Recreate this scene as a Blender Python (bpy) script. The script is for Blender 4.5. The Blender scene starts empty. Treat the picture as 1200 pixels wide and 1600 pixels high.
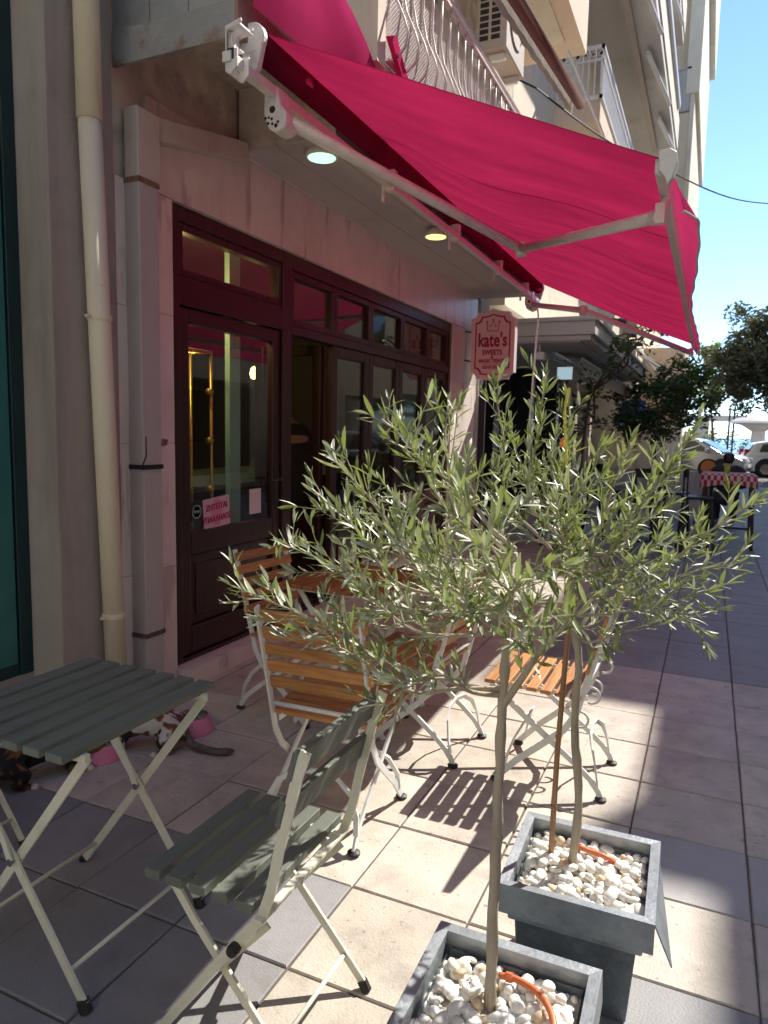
import bpy, bmesh, math, random
from mathutils import Vector as V, Matrix as M, Euler
R = math.radians; PI = math.pi
S = bpy.context.scene
COL = S.collection
random.seed(7)

# ------------------------------------------------------------------ camera, sky, sun, exposure
F, PITCH, YAW, ROLL = 1110.27, R(6.5885), R(24.414), R(1.268)
fw = V((-math.sin(YAW)*math.cos(PITCH), math.cos(YAW)*math.cos(PITCH), -math.sin(PITCH)))
rt0 = V((math.cos(YAW), math.sin(YAW), 0)); up0 = rt0.cross(fw)
rt = math.cos(ROLL)*rt0 + math.sin(ROLL)*up0
up = -math.sin(ROLL)*rt0 + math.cos(ROLL)*up0
CAMP = V((0, 0, 1.52))
cd = bpy.data.cameras.new('camera'); cam = bpy.data.objects.new('camera', cd); COL.objects.link(cam)
cam.matrix_world = M(((rt.x, up.x, -fw.x, 0), (rt.y, up.y, -fw.y, 0), (rt.z, up.z, -fw.z, CAMP.z), (0, 0, 0, 1)))
cd.sensor_fit = 'VERTICAL'; cd.sensor_height = 32.0; cd.lens = F/1600*32.0
cd.clip_start = .05; cd.clip_end = 6000
cd.dof.use_dof = True; cd.dof.focus_distance = 2.1; cd.dof.aperture_fstop = 7.0
S.camera = cam

SUN = V((.46, .94, 1.0)).normalized()
EL = math.asin(SUN.z); AZ = math.atan2(SUN.x, SUN.y)
w = bpy.data.worlds.new('World'); S.world = w; w.use_nodes = True
nt = w.node_tree; nt.nodes.clear()
sky = nt.nodes.new('ShaderNodeTexSky'); sky.sky_type = 'NISHITA'; sky.sun_disc = False
sky.sun_elevation = EL; sky.sun_rotation = AZ; sky.air_density = 1.0; sky.dust_density = 0.0; sky.ozone_density = 4.0; sky.altitude = 3000
bg = nt.nodes.new('ShaderNodeBackground'); bg.inputs[1].default_value = .15
ow = nt.nodes.new('ShaderNodeOutputWorld')
nt.links.new(sky.outputs[0], bg.inputs[0]); nt.links.new(bg.outputs[0], ow.inputs[0])
ld = bpy.data.lights.new('sun', 'SUN'); ld.energy = 3.9; ld.angle = R(.53); ld.color = (1, .94, .85)
sun = bpy.data.objects.new('sun', ld); COL.objects.link(sun)
sun.rotation_euler = (-SUN).to_track_quat('-Z', 'Y').to_euler(); sun.location = (6, 14, 20)
S.view_settings.view_transform = 'Standard'; S.view_settings.look = 'None'
S.view_settings.exposure = 1.12; S.view_settings.gamma = 1
S.view_settings.use_curve_mapping = False

# ------------------------------------------------------------------ materials
def mat(name, col, rough=.6, metal=0., var=.15, scale=6., bump=0., bscale=80., stretch=(1, 1, 1), col2=None, c2amt=.5, c2scale=3., rnd=0., spec=.5, detail=5., layers=()):
    m = bpy.data.materials.new(name); m.use_nodes = True; t = m.node_tree; N = t.nodes; L = t.links
    b = N['Principled BSDF']; b.inputs['Roughness'].default_value = rough; b.inputs['Metallic'].default_value = metal
    b.inputs['Specular IOR Level'].default_value = spec
    tc = N.new('ShaderNodeTexCoord'); mp = N.new('ShaderNodeMapping'); mp.inputs['Scale'].default_value = stretch
    L.new(tc.outputs['Object'], mp.inputs[0])
    vec = mp.outputs[0]
    oi = N.new('ShaderNodeObjectInfo')
    if rnd:
        ad = N.new('ShaderNodeVectorMath'); ad.operation = 'MULTIPLY_ADD'
        L.new(oi.outputs['Random'], ad.inputs[0]); ad.inputs[1].default_value = (37, 53, 71); L.new(vec, ad.inputs[2]); vec = ad.outputs[0]
    n = N.new('ShaderNodeTexNoise'); n.inputs['Scale'].default_value = scale; n.inputs['Detail'].default_value = detail
    n.inputs['Roughness'].default_value = .62
    L.new(vec, n.inputs['Vector'])
    r = N.new('ShaderNodeMapRange'); r.inputs[1].default_value = .28; r.inputs[2].default_value = .72
    r.inputs[3].default_value = 1-var; r.inputs[4].default_value = 1+var
    L.new(n.outputs[0], r.inputs[0])
    base = N.new('ShaderNodeRGB'); base.outputs[0].default_value = (*col, 1); c = base.outputs[0]
    if col2:
        n2 = N.new('ShaderNodeTexNoise'); n2.inputs['Scale'].default_value = c2scale; n2.inputs['Detail'].default_value = 8; n2.inputs['Roughness'].default_value = .7
        L.new(vec, n2.inputs['Vector'])
        r2 = N.new('ShaderNodeMapRange'); r2.inputs[1].default_value = .5; r2.inputs[2].default_value = .68; r2.inputs[4].default_value = c2amt
        L.new(n2.outputs[0], r2.inputs[0])
        mx = N.new('ShaderNodeMix'); mx.data_type = 'RGBA'; L.new(r2.outputs[0], mx.inputs[0]); L.new(c, mx.inputs[6]); mx.inputs[7].default_value = (*col2, 1)
        c = mx.outputs[2]
    for lc, amt, lsc, lst, lo, hi in layers:      # stains, streaks, specks: colour, amount, scale, stretch, threshold from..to
        m3 = N.new('ShaderNodeMapping'); m3.inputs['Scale'].default_value = lst; m3.inputs['Location'].default_value = (lsc*.37, lo*9, hi*5); L.new(vec, m3.inputs[0])
        n4 = N.new('ShaderNodeTexNoise'); n4.inputs['Scale'].default_value = lsc; n4.inputs['Detail'].default_value = 6; n4.inputs['Roughness'].default_value = .6; L.new(m3.outputs[0], n4.inputs['Vector'])
        r4 = N.new('ShaderNodeMapRange'); r4.inputs[1].default_value = lo; r4.inputs[2].default_value = hi; r4.inputs[4].default_value = amt; L.new(n4.outputs[0], r4.inputs[0])
        mx = N.new('ShaderNodeMix'); mx.data_type = 'RGBA'; L.new(r4.outputs[0], mx.inputs[0]); L.new(c, mx.inputs[6]); mx.inputs[7].default_value = (*lc, 1); c = mx.outputs[2]
    vm = N.new('ShaderNodeVectorMath'); vm.operation = 'SCALE'; L.new(c, vm.inputs[0]); L.new(r.outputs[0], vm.inputs['Scale'])
    c = vm.outputs[0]
    if rnd:
        rr = N.new('ShaderNodeMapRange'); rr.inputs[3].default_value = 1-rnd; rr.inputs[4].default_value = 1+rnd
        L.new(oi.outputs['Random'], rr.inputs[0])
        v2 = N.new('ShaderNodeVectorMath'); v2.operation = 'SCALE'; L.new(c, v2.inputs[0]); L.new(rr.outputs[0], v2.inputs['Scale']); c = v2.outputs[0]
    L.new(c, b.inputs['Base Color'])
    if bump:
        n3 = N.new('ShaderNodeTexNoise'); n3.inputs['Scale'].default_value = bscale; n3.inputs['Detail'].default_value = 4
        L.new(vec, n3.inputs['Vector'])
        bp = N.new('ShaderNodeBump'); bp.inputs['Strength'].default_value = bump; bp.inputs['Distance'].default_value = .01
        L.new(n3.outputs[0], bp.inputs['Height']); L.new(bp.outputs[0], b.inputs['Normal'])
    return m

def emit(name, col, st):
    m = bpy.data.materials.new(name); m.use_nodes = True; b = m.node_tree.nodes['Principled BSDF']
    b.inputs['Base Color'].default_value = (*col, 1); b.inputs['Emission Color'].default_value = (*col, 1); b.inputs['Emission Strength'].default_value = st
    return m

def glass(name, tint=(.9, .95, .93), ior=1.5, boost=0.):
    m = bpy.data.materials.new(name); m.use_nodes = True; t = m.node_tree; N = t.nodes; N.clear()
    o = N.new('ShaderNodeOutputMaterial'); mx = N.new('ShaderNodeMixShader'); tr = N.new('ShaderNodeBsdfTransparent'); gl = N.new('ShaderNodeBsdfGlossy')
    tr.inputs[0].default_value = (*tint, 1); gl.inputs['Roughness'].default_value = .004
    fr = N.new('ShaderNodeFresnel'); ge = N.new('ShaderNodeNewGeometry'); mr = N.new('ShaderNodeMapRange'); mr.inputs[3].default_value = ior; mr.inputs[4].default_value = 1/ior
    t.links.new(ge.outputs['Backfacing'], mr.inputs[0]); t.links.new(mr.outputs[0], fr.inputs[0])
    ma = N.new('ShaderNodeMath'); ma.operation = 'MULTIPLY_ADD'; ma.inputs[1].default_value = 1.0; ma.inputs[2].default_value = boost; ma.use_clamp = True
    t.links.new(fr.outputs[0], ma.inputs[0]); t.links.new(ma.outputs[0], mx.inputs[0]); t.links.new(tr.outputs[0], mx.inputs[1]); t.links.new(gl.outputs[0], mx.inputs[2]); t.links.new(mx.outputs[0], o.inputs[0])
    return m

def fabric(name, col, trans=.5, tcol=None, var=.06, rough=.9, seams=False):
    m = bpy.data.materials.new(name); m.use_nodes = True; t = m.node_tree; N = t.nodes; N.clear(); L = t.links
    o = N.new('ShaderNodeOutputMaterial'); mx = N.new('ShaderNodeMixShader'); d = N.new('ShaderNodeBsdfDiffuse'); tr = N.new('ShaderNodeBsdfTranslucent')
    tc = N.new('ShaderNodeTexCoord'); n = N.new('ShaderNodeTexNoise'); n.inputs['Scale'].default_value = 2.2; n.inputs['Detail'].default_value = 7; mp = N.new('ShaderNodeMapping'); mp.inputs['Scale'].default_value = (.7, 2.0, 1); L.new(tc.outputs['Object'], mp.inputs[0])
    L.new(mp.outputs[0], n.inputs[0])
    r = N.new('ShaderNodeMapRange'); r.inputs[1].default_value = .3; r.inputs[2].default_value = .7; r.inputs[3].default_value = 1-var; r.inputs[4].default_value = 1+var
    L.new(n.outputs[0], r.inputs[0])
    for sh, c in ((d, col), (tr, tcol or col)):
        vm = N.new('ShaderNodeVectorMath'); vm.operation = 'SCALE'; vm.inputs[0].default_value = c; L.new(r.outputs[0], vm.inputs['Scale']); L.new(vm.outputs[0], sh.inputs[0])
    wv = N.new('ShaderNodeTexNoise'); wv.inputs['Scale'].default_value = 420; L.new(tc.outputs['Object'], wv.inputs[0])
    bp = N.new('ShaderNodeBump'); bp.inputs['Strength'].default_value = .12; bp.inputs['Distance'].default_value = .002; L.new(wv.outputs[0], bp.inputs['Height']); L.new(bp.outputs[0], d.inputs['Normal'])
    mx.inputs[0].default_value = trans
    L.new(d.outputs[0], mx.inputs[1]); L.new(tr.outputs[0], mx.inputs[2]); L.new(mx.outputs[0], o.inputs[0])
    return m

def leafmat(name, top, under, trans=.25, rough=.45, rnd=.25):
    m = bpy.data.materials.new(name); m.use_nodes = True; t = m.node_tree; N = t.nodes; L = t.links
    b = N['Principled BSDF']; o = N['Material Output']; b.inputs['Roughness'].default_value = rough
    g = N.new('ShaderNodeNewGeometry'); mx = N.new('ShaderNodeMix'); mx.data_type = 'RGBA'
    L.new(g.outputs['Backfacing'], mx.inputs[0]); mx.inputs[6].default_value = (*top, 1); mx.inputs[7].default_value = (*under, 1)
    r = N.new('ShaderNodeMapRange'); r.inputs[3].default_value = 1-rnd; r.inputs[4].default_value = 1+rnd
    at = N.new('ShaderNodeAttribute'); at.attribute_name = 'tint'; oi = N.new('ShaderNodeObjectInfo')
    ad = N.new('ShaderNodeMath'); ad.operation = 'ADD'; L.new(at.outputs['Fac'], ad.inputs[0]); L.new(oi.outputs['Random'], ad.inputs[1])
    fr = N.new('ShaderNodeMath'); fr.operation = 'FRACT'; L.new(ad.outputs[0], fr.inputs[0]); L.new(fr.outputs[0], r.inputs[0])
    vm = N.new('ShaderNodeVectorMath'); vm.operation = 'SCALE'; L.new(mx.outputs[2], vm.inputs[0]); L.new(r.outputs[0], vm.inputs['Scale'])
    L.new(vm.outputs[0], b.inputs['Base Color'])
    tr = N.new('ShaderNodeBsdfTranslucent'); tr.inputs[0].default_value = (top[0]*2.0, top[1]*2.1, top[2]*1.1, 1)
    ms = N.new('ShaderNodeMixShader'); ms.inputs[0].default_value = trans
    L.new(b.outputs[0], ms.inputs[1]); L.new(tr.outputs[0], ms.inputs[2]); L.new(ms.outputs[0], o.inputs[0])
    return m

def patches(name, a, b_, c, scale=9):
    m = mat(name, a, .85, var=.1, scale=60, bump=.5, bscale=220); t = m.node_tree; N = t.nodes; L = t.links
    tc = N.new('ShaderNodeTexCoord'); cur = None
    for col, off, th in ((b_, 0., .50), (c, 7.3, .535)):
        n = N.new('ShaderNodeTexNoise'); n.inputs['Scale'].default_value = scale; n.inputs['Detail'].default_value = 2
        ad = N.new('ShaderNodeVectorMath'); ad.inputs[1].default_value = (off, off*.7, off*.4); L.new(tc.outputs['Object'], ad.inputs[0]); L.new(ad.outputs[0], n.inputs[0])
        r = N.new('ShaderNodeMapRange'); r.inputs[1].default_value = th-.02; r.inputs[2].default_value = th+.02; L.new(n.outputs[0], r.inputs[0])
        mx = N.new('ShaderNodeMix'); mx.data_type = 'RGBA'; L.new(r.outputs[0], mx.inputs[0]); mx.inputs[7].default_value = (*col, 1)
        if cur: L.new(cur, mx.inputs[6])
        else: mx.inputs[6].default_value = (*a, 1)
        cur = mx.outputs[2]
    L.new(cur, N['Principled BSDF'].inputs['Base Color'])
    return m

def checker(name, a, b_, size):
    m = mat(name, a, .85); t = m.node_tree; N = t.nodes; L = t.links
    tc = N.new('ShaderNodeTexCoord'); ck = N.new('ShaderNodeTexChecker'); ck.inputs['Scale'].default_value = 1/size
    ck.inputs[1].default_value = (*a, 1); ck.inputs[2].default_value = (*b_, 1); L.new(tc.outputs['UV'], ck.inputs[0])
    L.new(ck.outputs[0], N['Principled BSDF'].inputs['Base Color']); return m

MT = {}
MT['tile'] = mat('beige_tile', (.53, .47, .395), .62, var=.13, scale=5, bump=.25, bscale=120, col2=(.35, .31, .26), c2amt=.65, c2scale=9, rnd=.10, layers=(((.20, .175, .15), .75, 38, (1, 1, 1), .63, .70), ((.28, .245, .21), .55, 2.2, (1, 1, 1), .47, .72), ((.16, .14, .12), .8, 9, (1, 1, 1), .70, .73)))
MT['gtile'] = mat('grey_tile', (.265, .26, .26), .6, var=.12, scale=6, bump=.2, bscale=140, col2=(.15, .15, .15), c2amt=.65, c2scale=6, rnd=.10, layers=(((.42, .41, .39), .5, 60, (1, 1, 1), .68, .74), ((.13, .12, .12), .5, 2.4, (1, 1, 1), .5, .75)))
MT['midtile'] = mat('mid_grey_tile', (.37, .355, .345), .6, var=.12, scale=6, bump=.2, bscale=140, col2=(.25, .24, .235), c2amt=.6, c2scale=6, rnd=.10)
MT['mortar'] = mat('dark_joint', (.12, .10, .085), .95, var=.3, scale=20)
MT['asphalt'] = mat('asphalt', (.12, .115, .11), .9, var=.15, scale=3, bump=.3)
MT['marble'] = mat('pinkish_marble', (.84, .77, .70), .28, var=.07, scale=3.5, stretch=(1, 1, .6), col2=(.62, .54, .48), c2amt=.6, c2scale=1.8, rnd=.07, layers=(((.44, .37, .32), .65, 3.2, (2.2, 2.2, .55), .58, .635), ((.52, .40, .30), .45, 1.3, (1, 1, .3), .58, .8), ((.25, .21, .18), .5, 30, (1, 1, 1), .70, .75)))
MT['concrete'] = mat('dirty_concrete', (.62, .56, .45), .9, var=.2, scale=5, bump=.25, bscale=60, col2=(.26, .22, .17), c2amt=.6, c2scale=4, layers=(((.2, .17, .13), .6, 2.5, (1, 1, .3), .55, .72),))
MT['render'] = mat('grey_render', (.54, .50, .415), .95, var=.12, scale=4, bump=1., bscale=200, col2=(.40, .365, .30), c2amt=.5, c2scale=2, layers=(((.20, .175, .14), .55, 3.2, (1, 1, .12), .55, .75), ((.66, .62, .54), .35, 5, (1, 1, .5), .62, .75), ((.14, .12, .10), .6, 26, (1, 1, 1), .70, .76)))
MT['render2'] = mat('warm_grey_render', (.50, .44, .39), .95, var=.12, scale=4, bump=1., bscale=200, col2=(.38, .33, .29), c2amt=.5, c2scale=2, layers=(((.20, .175, .14), .55, 3.2, (1, 1, .12), .55, .75), ((.66, .62, .54), .35, 5, (1, 1, .5), .62, .75), ((.14, .12, .10), .6, 26, (1, 1, 1), .70, .76)))
MT['soffit'] = mat('painted_soffit', (.54, .51, .48), .7, var=.06, scale=2, layers=(((.36, .31, .26), .45, 1.6, (1, 1, 1), .55, .74),))
MT['cream'] = mat('cream_wall', (.78, .70, .56), .9, var=.06, scale=1.5, bump=.1, bscale=60, col2=(.6, .52, .40), c2amt=.5, c2scale=1.2, layers=(((.36, .29, .20), .5, 2.2, (1, 1, .2), .56, .74), ((.30, .25, .19), .5, 14, (1, 1, .5), .66, .74)))
MT['peach'] = mat('peach_wall', (.78, .62, .47), .9, var=.06, scale=1.5, layers=(((.36, .29, .20), .5, 2.2, (1, 1, .2), .56, .74), ((.30, .25, .19), .5, 14, (1, 1, .5), .66, .74)))
MT['beige'] = mat('beige_wall', (.76, .65, .48), .9, var=.06, scale=1.2, col2=(.55, .45, .33), c2amt=.4, c2scale=1.5, layers=(((.36, .29, .20), .5, 2.2, (1, 1, .2), .56, .74), ((.30, .25, .19), .5, 14, (1, 1, .5), .66, .74)))
MT['white'] = mat('white_paint', (.74, .73, .70), .35, var=.05, scale=5, col2=(.5, .47, .42), c2amt=.25, c2scale=14)
MT['awhite'] = mat('white_powder_coat', (.80, .77, .74), .35, var=.05, scale=5, col2=(.5, .42, .40), c2amt=.35, c2scale=18)
MT['galv'] = mat('galvanised_sheet', (.42, .45, .47), .42, .65, var=.2, scale=4, col2=(.3, .26, .22), c2amt=.3, c2scale=6)
MT['rusty'] = mat('grey_steel_with_rust', (.36, .37, .36), .6, .3, var=.12, scale=3, col2=(.27, .13, .05), c2amt=.85, c2scale=7, bump=.2)
MT['redlit_rust'] = mat('redlit_rusty_fascia', (.36, .20, .17), .7, .1, var=.2, scale=8, bump=.4, col2=(.25, .09, .05), c2amt=.7, c2scale=9)  # rusty steel, with red bounce light from the awning put into its colour
MT['zinc'] = mat('zinc_planter', (.13, .155, .175), .45, .5, var=.25, scale=9, col2=(.28, .31, .33), c2amt=.5, c2scale=16, bump=.12, bscale=90)
MT['sunlit_rim'] = mat('sunlit_zinc_rim', (.30, .335, .36), .42, .45, var=.25, scale=9, col2=(.16, .17, .18), c2amt=.5, c2scale=12, bump=.12, bscale=90, layers=(((.34, .20, .10), .6, 9, (1, 1, 1), .64, .74),))  # planter zinc lightened: sunlight on the lip is put into the colour
MT['darkwood'] = mat('mahogany_frame', (.040, .0165, .0115), .34, var=.35, scale=3, stretch=(9, 9, .8), spec=.45)
MT['teak'] = mat('oiled_teak', (.47, .22, .075), .45, var=.32, scale=5, stretch=(14, 1.2, 14), bump=.12, bscale=60, rnd=.18, layers=(((.20, .09, .035), .6, 7, (9, .8, 9), .6, .7),))
MT['teaktable'] = mat('teak_table', (.34, .13, .045), .45, var=.28, scale=5, stretch=(14, 1.2, 14), rnd=.12)
MT['green'] = mat('grey_green_paint', (.135, .15, .12), .62, var=.12, scale=6, stretch=(6, 1, 6), bump=.15, bscale=50, rnd=.08, layers=(((.28, .27, .18), .5, 30, (1, .3, 1), .64, .74),))
MT['olivemetal'] = mat('pale_olive_metal', (.70, .685, .55), .4, var=.05, scale=8, col2=(.5, .46, .36), c2amt=.3, c2scale=20)
MT['chairwhite'] = mat('white_chair_steel', (.74, .75, .72), .35, var=.05, scale=12, col2=(.5, .49, .44), c2amt=.3, c2scale=22)
MT['rubber'] = mat('black_rubber', (.02, .02, .02), .55)
MT['black'] = mat('black_plastic', (.018, .018, .02), .4)
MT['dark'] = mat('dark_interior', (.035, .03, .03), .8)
MT['teal'] = mat('teal_frame', (.03, .17, .16), .4, var=.12)
MT['tealdark'] = mat('dark_teal_frame', (.008, .035, .04), .4)
MT['pipe'] = mat('cream_pipe', (.76, .69, .52), .7, var=.05, scale=3, layers=(((.36, .32, .24), .5, 7, (1, 1, .12), .56, .74), ((.3, .26, .2), .5, 30, (1, 1, 1), .68, .74)))
MT['duct'] = mat('grey_duct', (.50, .475, .45), .65, var=.06, scale=3, layers=(((.26, .24, .23), .5, 6, (1, 1, .12), .56, .74), ((.24, .22, .2), .5, 34, (1, 1, 1), .68, .74)))
MT['ductside'] = mat('cream_duct', (.62, .56, .48), .6, var=.08, scale=3, col2=(.42, .36, .28), c2amt=.4, c2scale=5)
MT['pink'] = mat('pink_plastic', (.72, .23, .36), .35, var=.04)
MT['steel'] = mat('stainless_steel', (.6, .6, .6), .2, 1.)
MT['brass'] = mat('polished_brass', (.92, .60, .18), .34, .85, var=.05)
MT['mint'] = mat('mint_counter', (.42, .68, .56), .4, var=.03)
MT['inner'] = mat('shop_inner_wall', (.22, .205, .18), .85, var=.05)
MT['pebble'] = mat('white_marble_pebble', (.80, .77, .71), .55, var=.06, scale=30, col2=(.72, .58, .38), c2amt=.55, c2scale=14, rnd=.10)
MT['tanpebble'] = mat('tan_pebble', (.66, .50, .32), .55, var=.12, scale=30, rnd=.15)
MT['soil'] = mat('pale_gravel_soil', (.42, .37, .30), .95, var=.3, scale=60, bump=.5)
MT['hose'] = mat('orange_drip_hose', (.62, .16, .06), .45, var=.08)
MT['bark'] = mat('olive_bark', (.42, .36, .27), .9, var=.3, scale=14, stretch=(1, 1, .25), bump=.5, bscale=90, col2=(.50, .46, .38), c2amt=.5, c2scale=20)
MT['twig'] = mat('olive_twig', (.34, .33, .22), .8, var=.2, scale=30)
MT['cane'] = mat('brown_cane', (.33, .18, .09), .6, var=.25, scale=20, stretch=(3, 3, .4))
MT['bamboo'] = mat('yellow_cane', (.62, .55, .10), .5, var=.1, scale=12)
MT['leaf'] = leafmat('olive_leaf', (.20, .235, .10), (.46, .49, .37), .2, .42, .42)
MT['treeleaf'] = leafmat('street_tree_leaf', (.05, .085, .026), (.07, .11, .04), .25, .5, .4)
MT['pineleaf'] = leafmat('grey_green_tree_leaf', (.095, .115, .075), (.12, .14, .10), .18, .7, .4)
MT['yleaf'] = leafmat('yellow_green_leaf', (.14, .19, .03), (.16, .2, .05), .35, .5, .3)
MT['trunk'] = mat('street_tree_bark', (.12, .09, .065), .9, var=.3, scale=8, bump=.4)
MT['awning'] = fabric('raspberry_awning', (.33, .022, .080), .5, (.30, .014, .060), var=.2)
MT['valance'] = fabric('faded_pink_valance', (.50, .04, .14), .5, (.45, .03, .12))
MT['redtarp'] = fabric('magenta_cover', (.55, .05, .17), .35, (.6, .03, .15))
MT['wfab'] = fabric('white_awning', (.62, .60, .56), .35)
MT['brownfab'] = fabric('brown_awning', (.22, .13, .12), .2)
MT['signpink'] = mat('pink_sign_face', (.90, .60, .60), .45, var=.02)
MT['signmag'] = mat('magenta_lettering', (.42, .012, .10), .45, var=.02)
MT['signside'] = mat('white_sign_edge', (.82, .78, .80), .4, var=.02)
MT['paper'] = mat('paper', (.78, .74, .76), .7, var=.02)
MT['paperpink'] = mat('pale_pink_paper', (.74, .50, .60), .7, var=.02)
MT['blotch'] = mat('pink_blot', (.75, .28, .48), .7, var=.02)
MT['glass'] = glass('window_glass', boost=.02)
MT['shelf'] = glass('shelf_glass', (.8, .9, .85), 1.5, .03)
MT['dglass'] = mat('dark_glass', (.03, .04, .045), .06, var=.05, spec=.8)
MT['dark_front'] = mat('dark_shopfront', (.03, .032, .035), .3, var=.2, scale=1)
MT['lampw'] = emit('cool_lamp', (.46, .95, .62), .72)
MT['lampy'] = emit('warm_lamp', (.95, .80, .26), .85)
MT['spotl'] = emit('spot_lamp', (1, .82, .45), 1.5)
MT['screen'] = emit('lit_screen', (.45, .62, .70), .35)
MT['bulb'] = emit('bulb', (1, .55, .15), 6.)
MT['skin'] = mat('skin', (.50, .30, .22), .55, var=.05)
MT['hair'] = mat('dark_hair', (.02, .014, .011), .6, var=.2, scale=40)
MT['jacket'] = mat('dark_jacket', (.022, .024, .03), .8, var=.2)
MT['calico'] = patches('calico_fur', (.62, .58, .54), (.16, .06, .025), (.02, .017, .015), 10)
MT['tortie'] = patches('black_orange_fur', (.018, .015, .014), (.22, .09, .03), (.012, .01, .01), 8)
MT['tabbytail'] = mat('tabby_tail_fur', (.11, .085, .075), .9, var=.6, scale=24, stretch=(1, 1, 1), bump=.5)
MT['paw'] = mat('white_paw_fur', (.62, .50, .42), .9, bump=.4)
MT['car_silver'] = mat('silver_car_paint', (.50, .56, .62), .22, .35, var=.02)
MT['car_white'] = mat('white_car_paint', (.78, .78, .77), .25, var=.02)
MT['tyre'] = mat('tyre', (.02, .02, .02), .8)
MT['redlight'] = mat('red_lens', (.35, .015, .02), .2)
MT['clearlight'] = mat('clear_lens', (.6, .62, .65), .15)
MT['cloth'] = checker('checked_cloth', (.42, .02, .05), (.62, .50, .50), .04)
MT['cup'] = mat('yellow_green_cup', (.42, .50, .03), .4)
MT['blue'] = mat('blue_board', (.03, .09, .30), .5)
MT['sea'] = mat('sea_water', (.07, .20, .34), .25, var=.1, scale=.05)
MT['cable'] = mat('black_cable', (.012, .012, .014), .5)
MT['acbeige'] = mat('aged_plastic', (.50, .43, .37), .6, var=.08, scale=4, col2=(.36, .29, .24), c2amt=.4, c2scale=6)
MT['slot'] = mat('dark_slot', (.03, .025, .025), .8)
MT['iron'] = mat('aged_white_iron', (.55, .47, .47), .45, .2, var=.15, scale=12)
MT['orange'] = mat('orange_poster', (.75, .25, .06), .6)
MT['brick'] = mat('opposite_wall', (.72, .68, .60), .9, var=.08, scale=1)
MT['scratch'] = mat('bare_sandy_wall', (.42, .36, .28), .95, var=.1, scale=2)
MT['rust'] = mat('rust_stain', (.26, .15, .09), .9, var=.4, scale=30)

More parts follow.
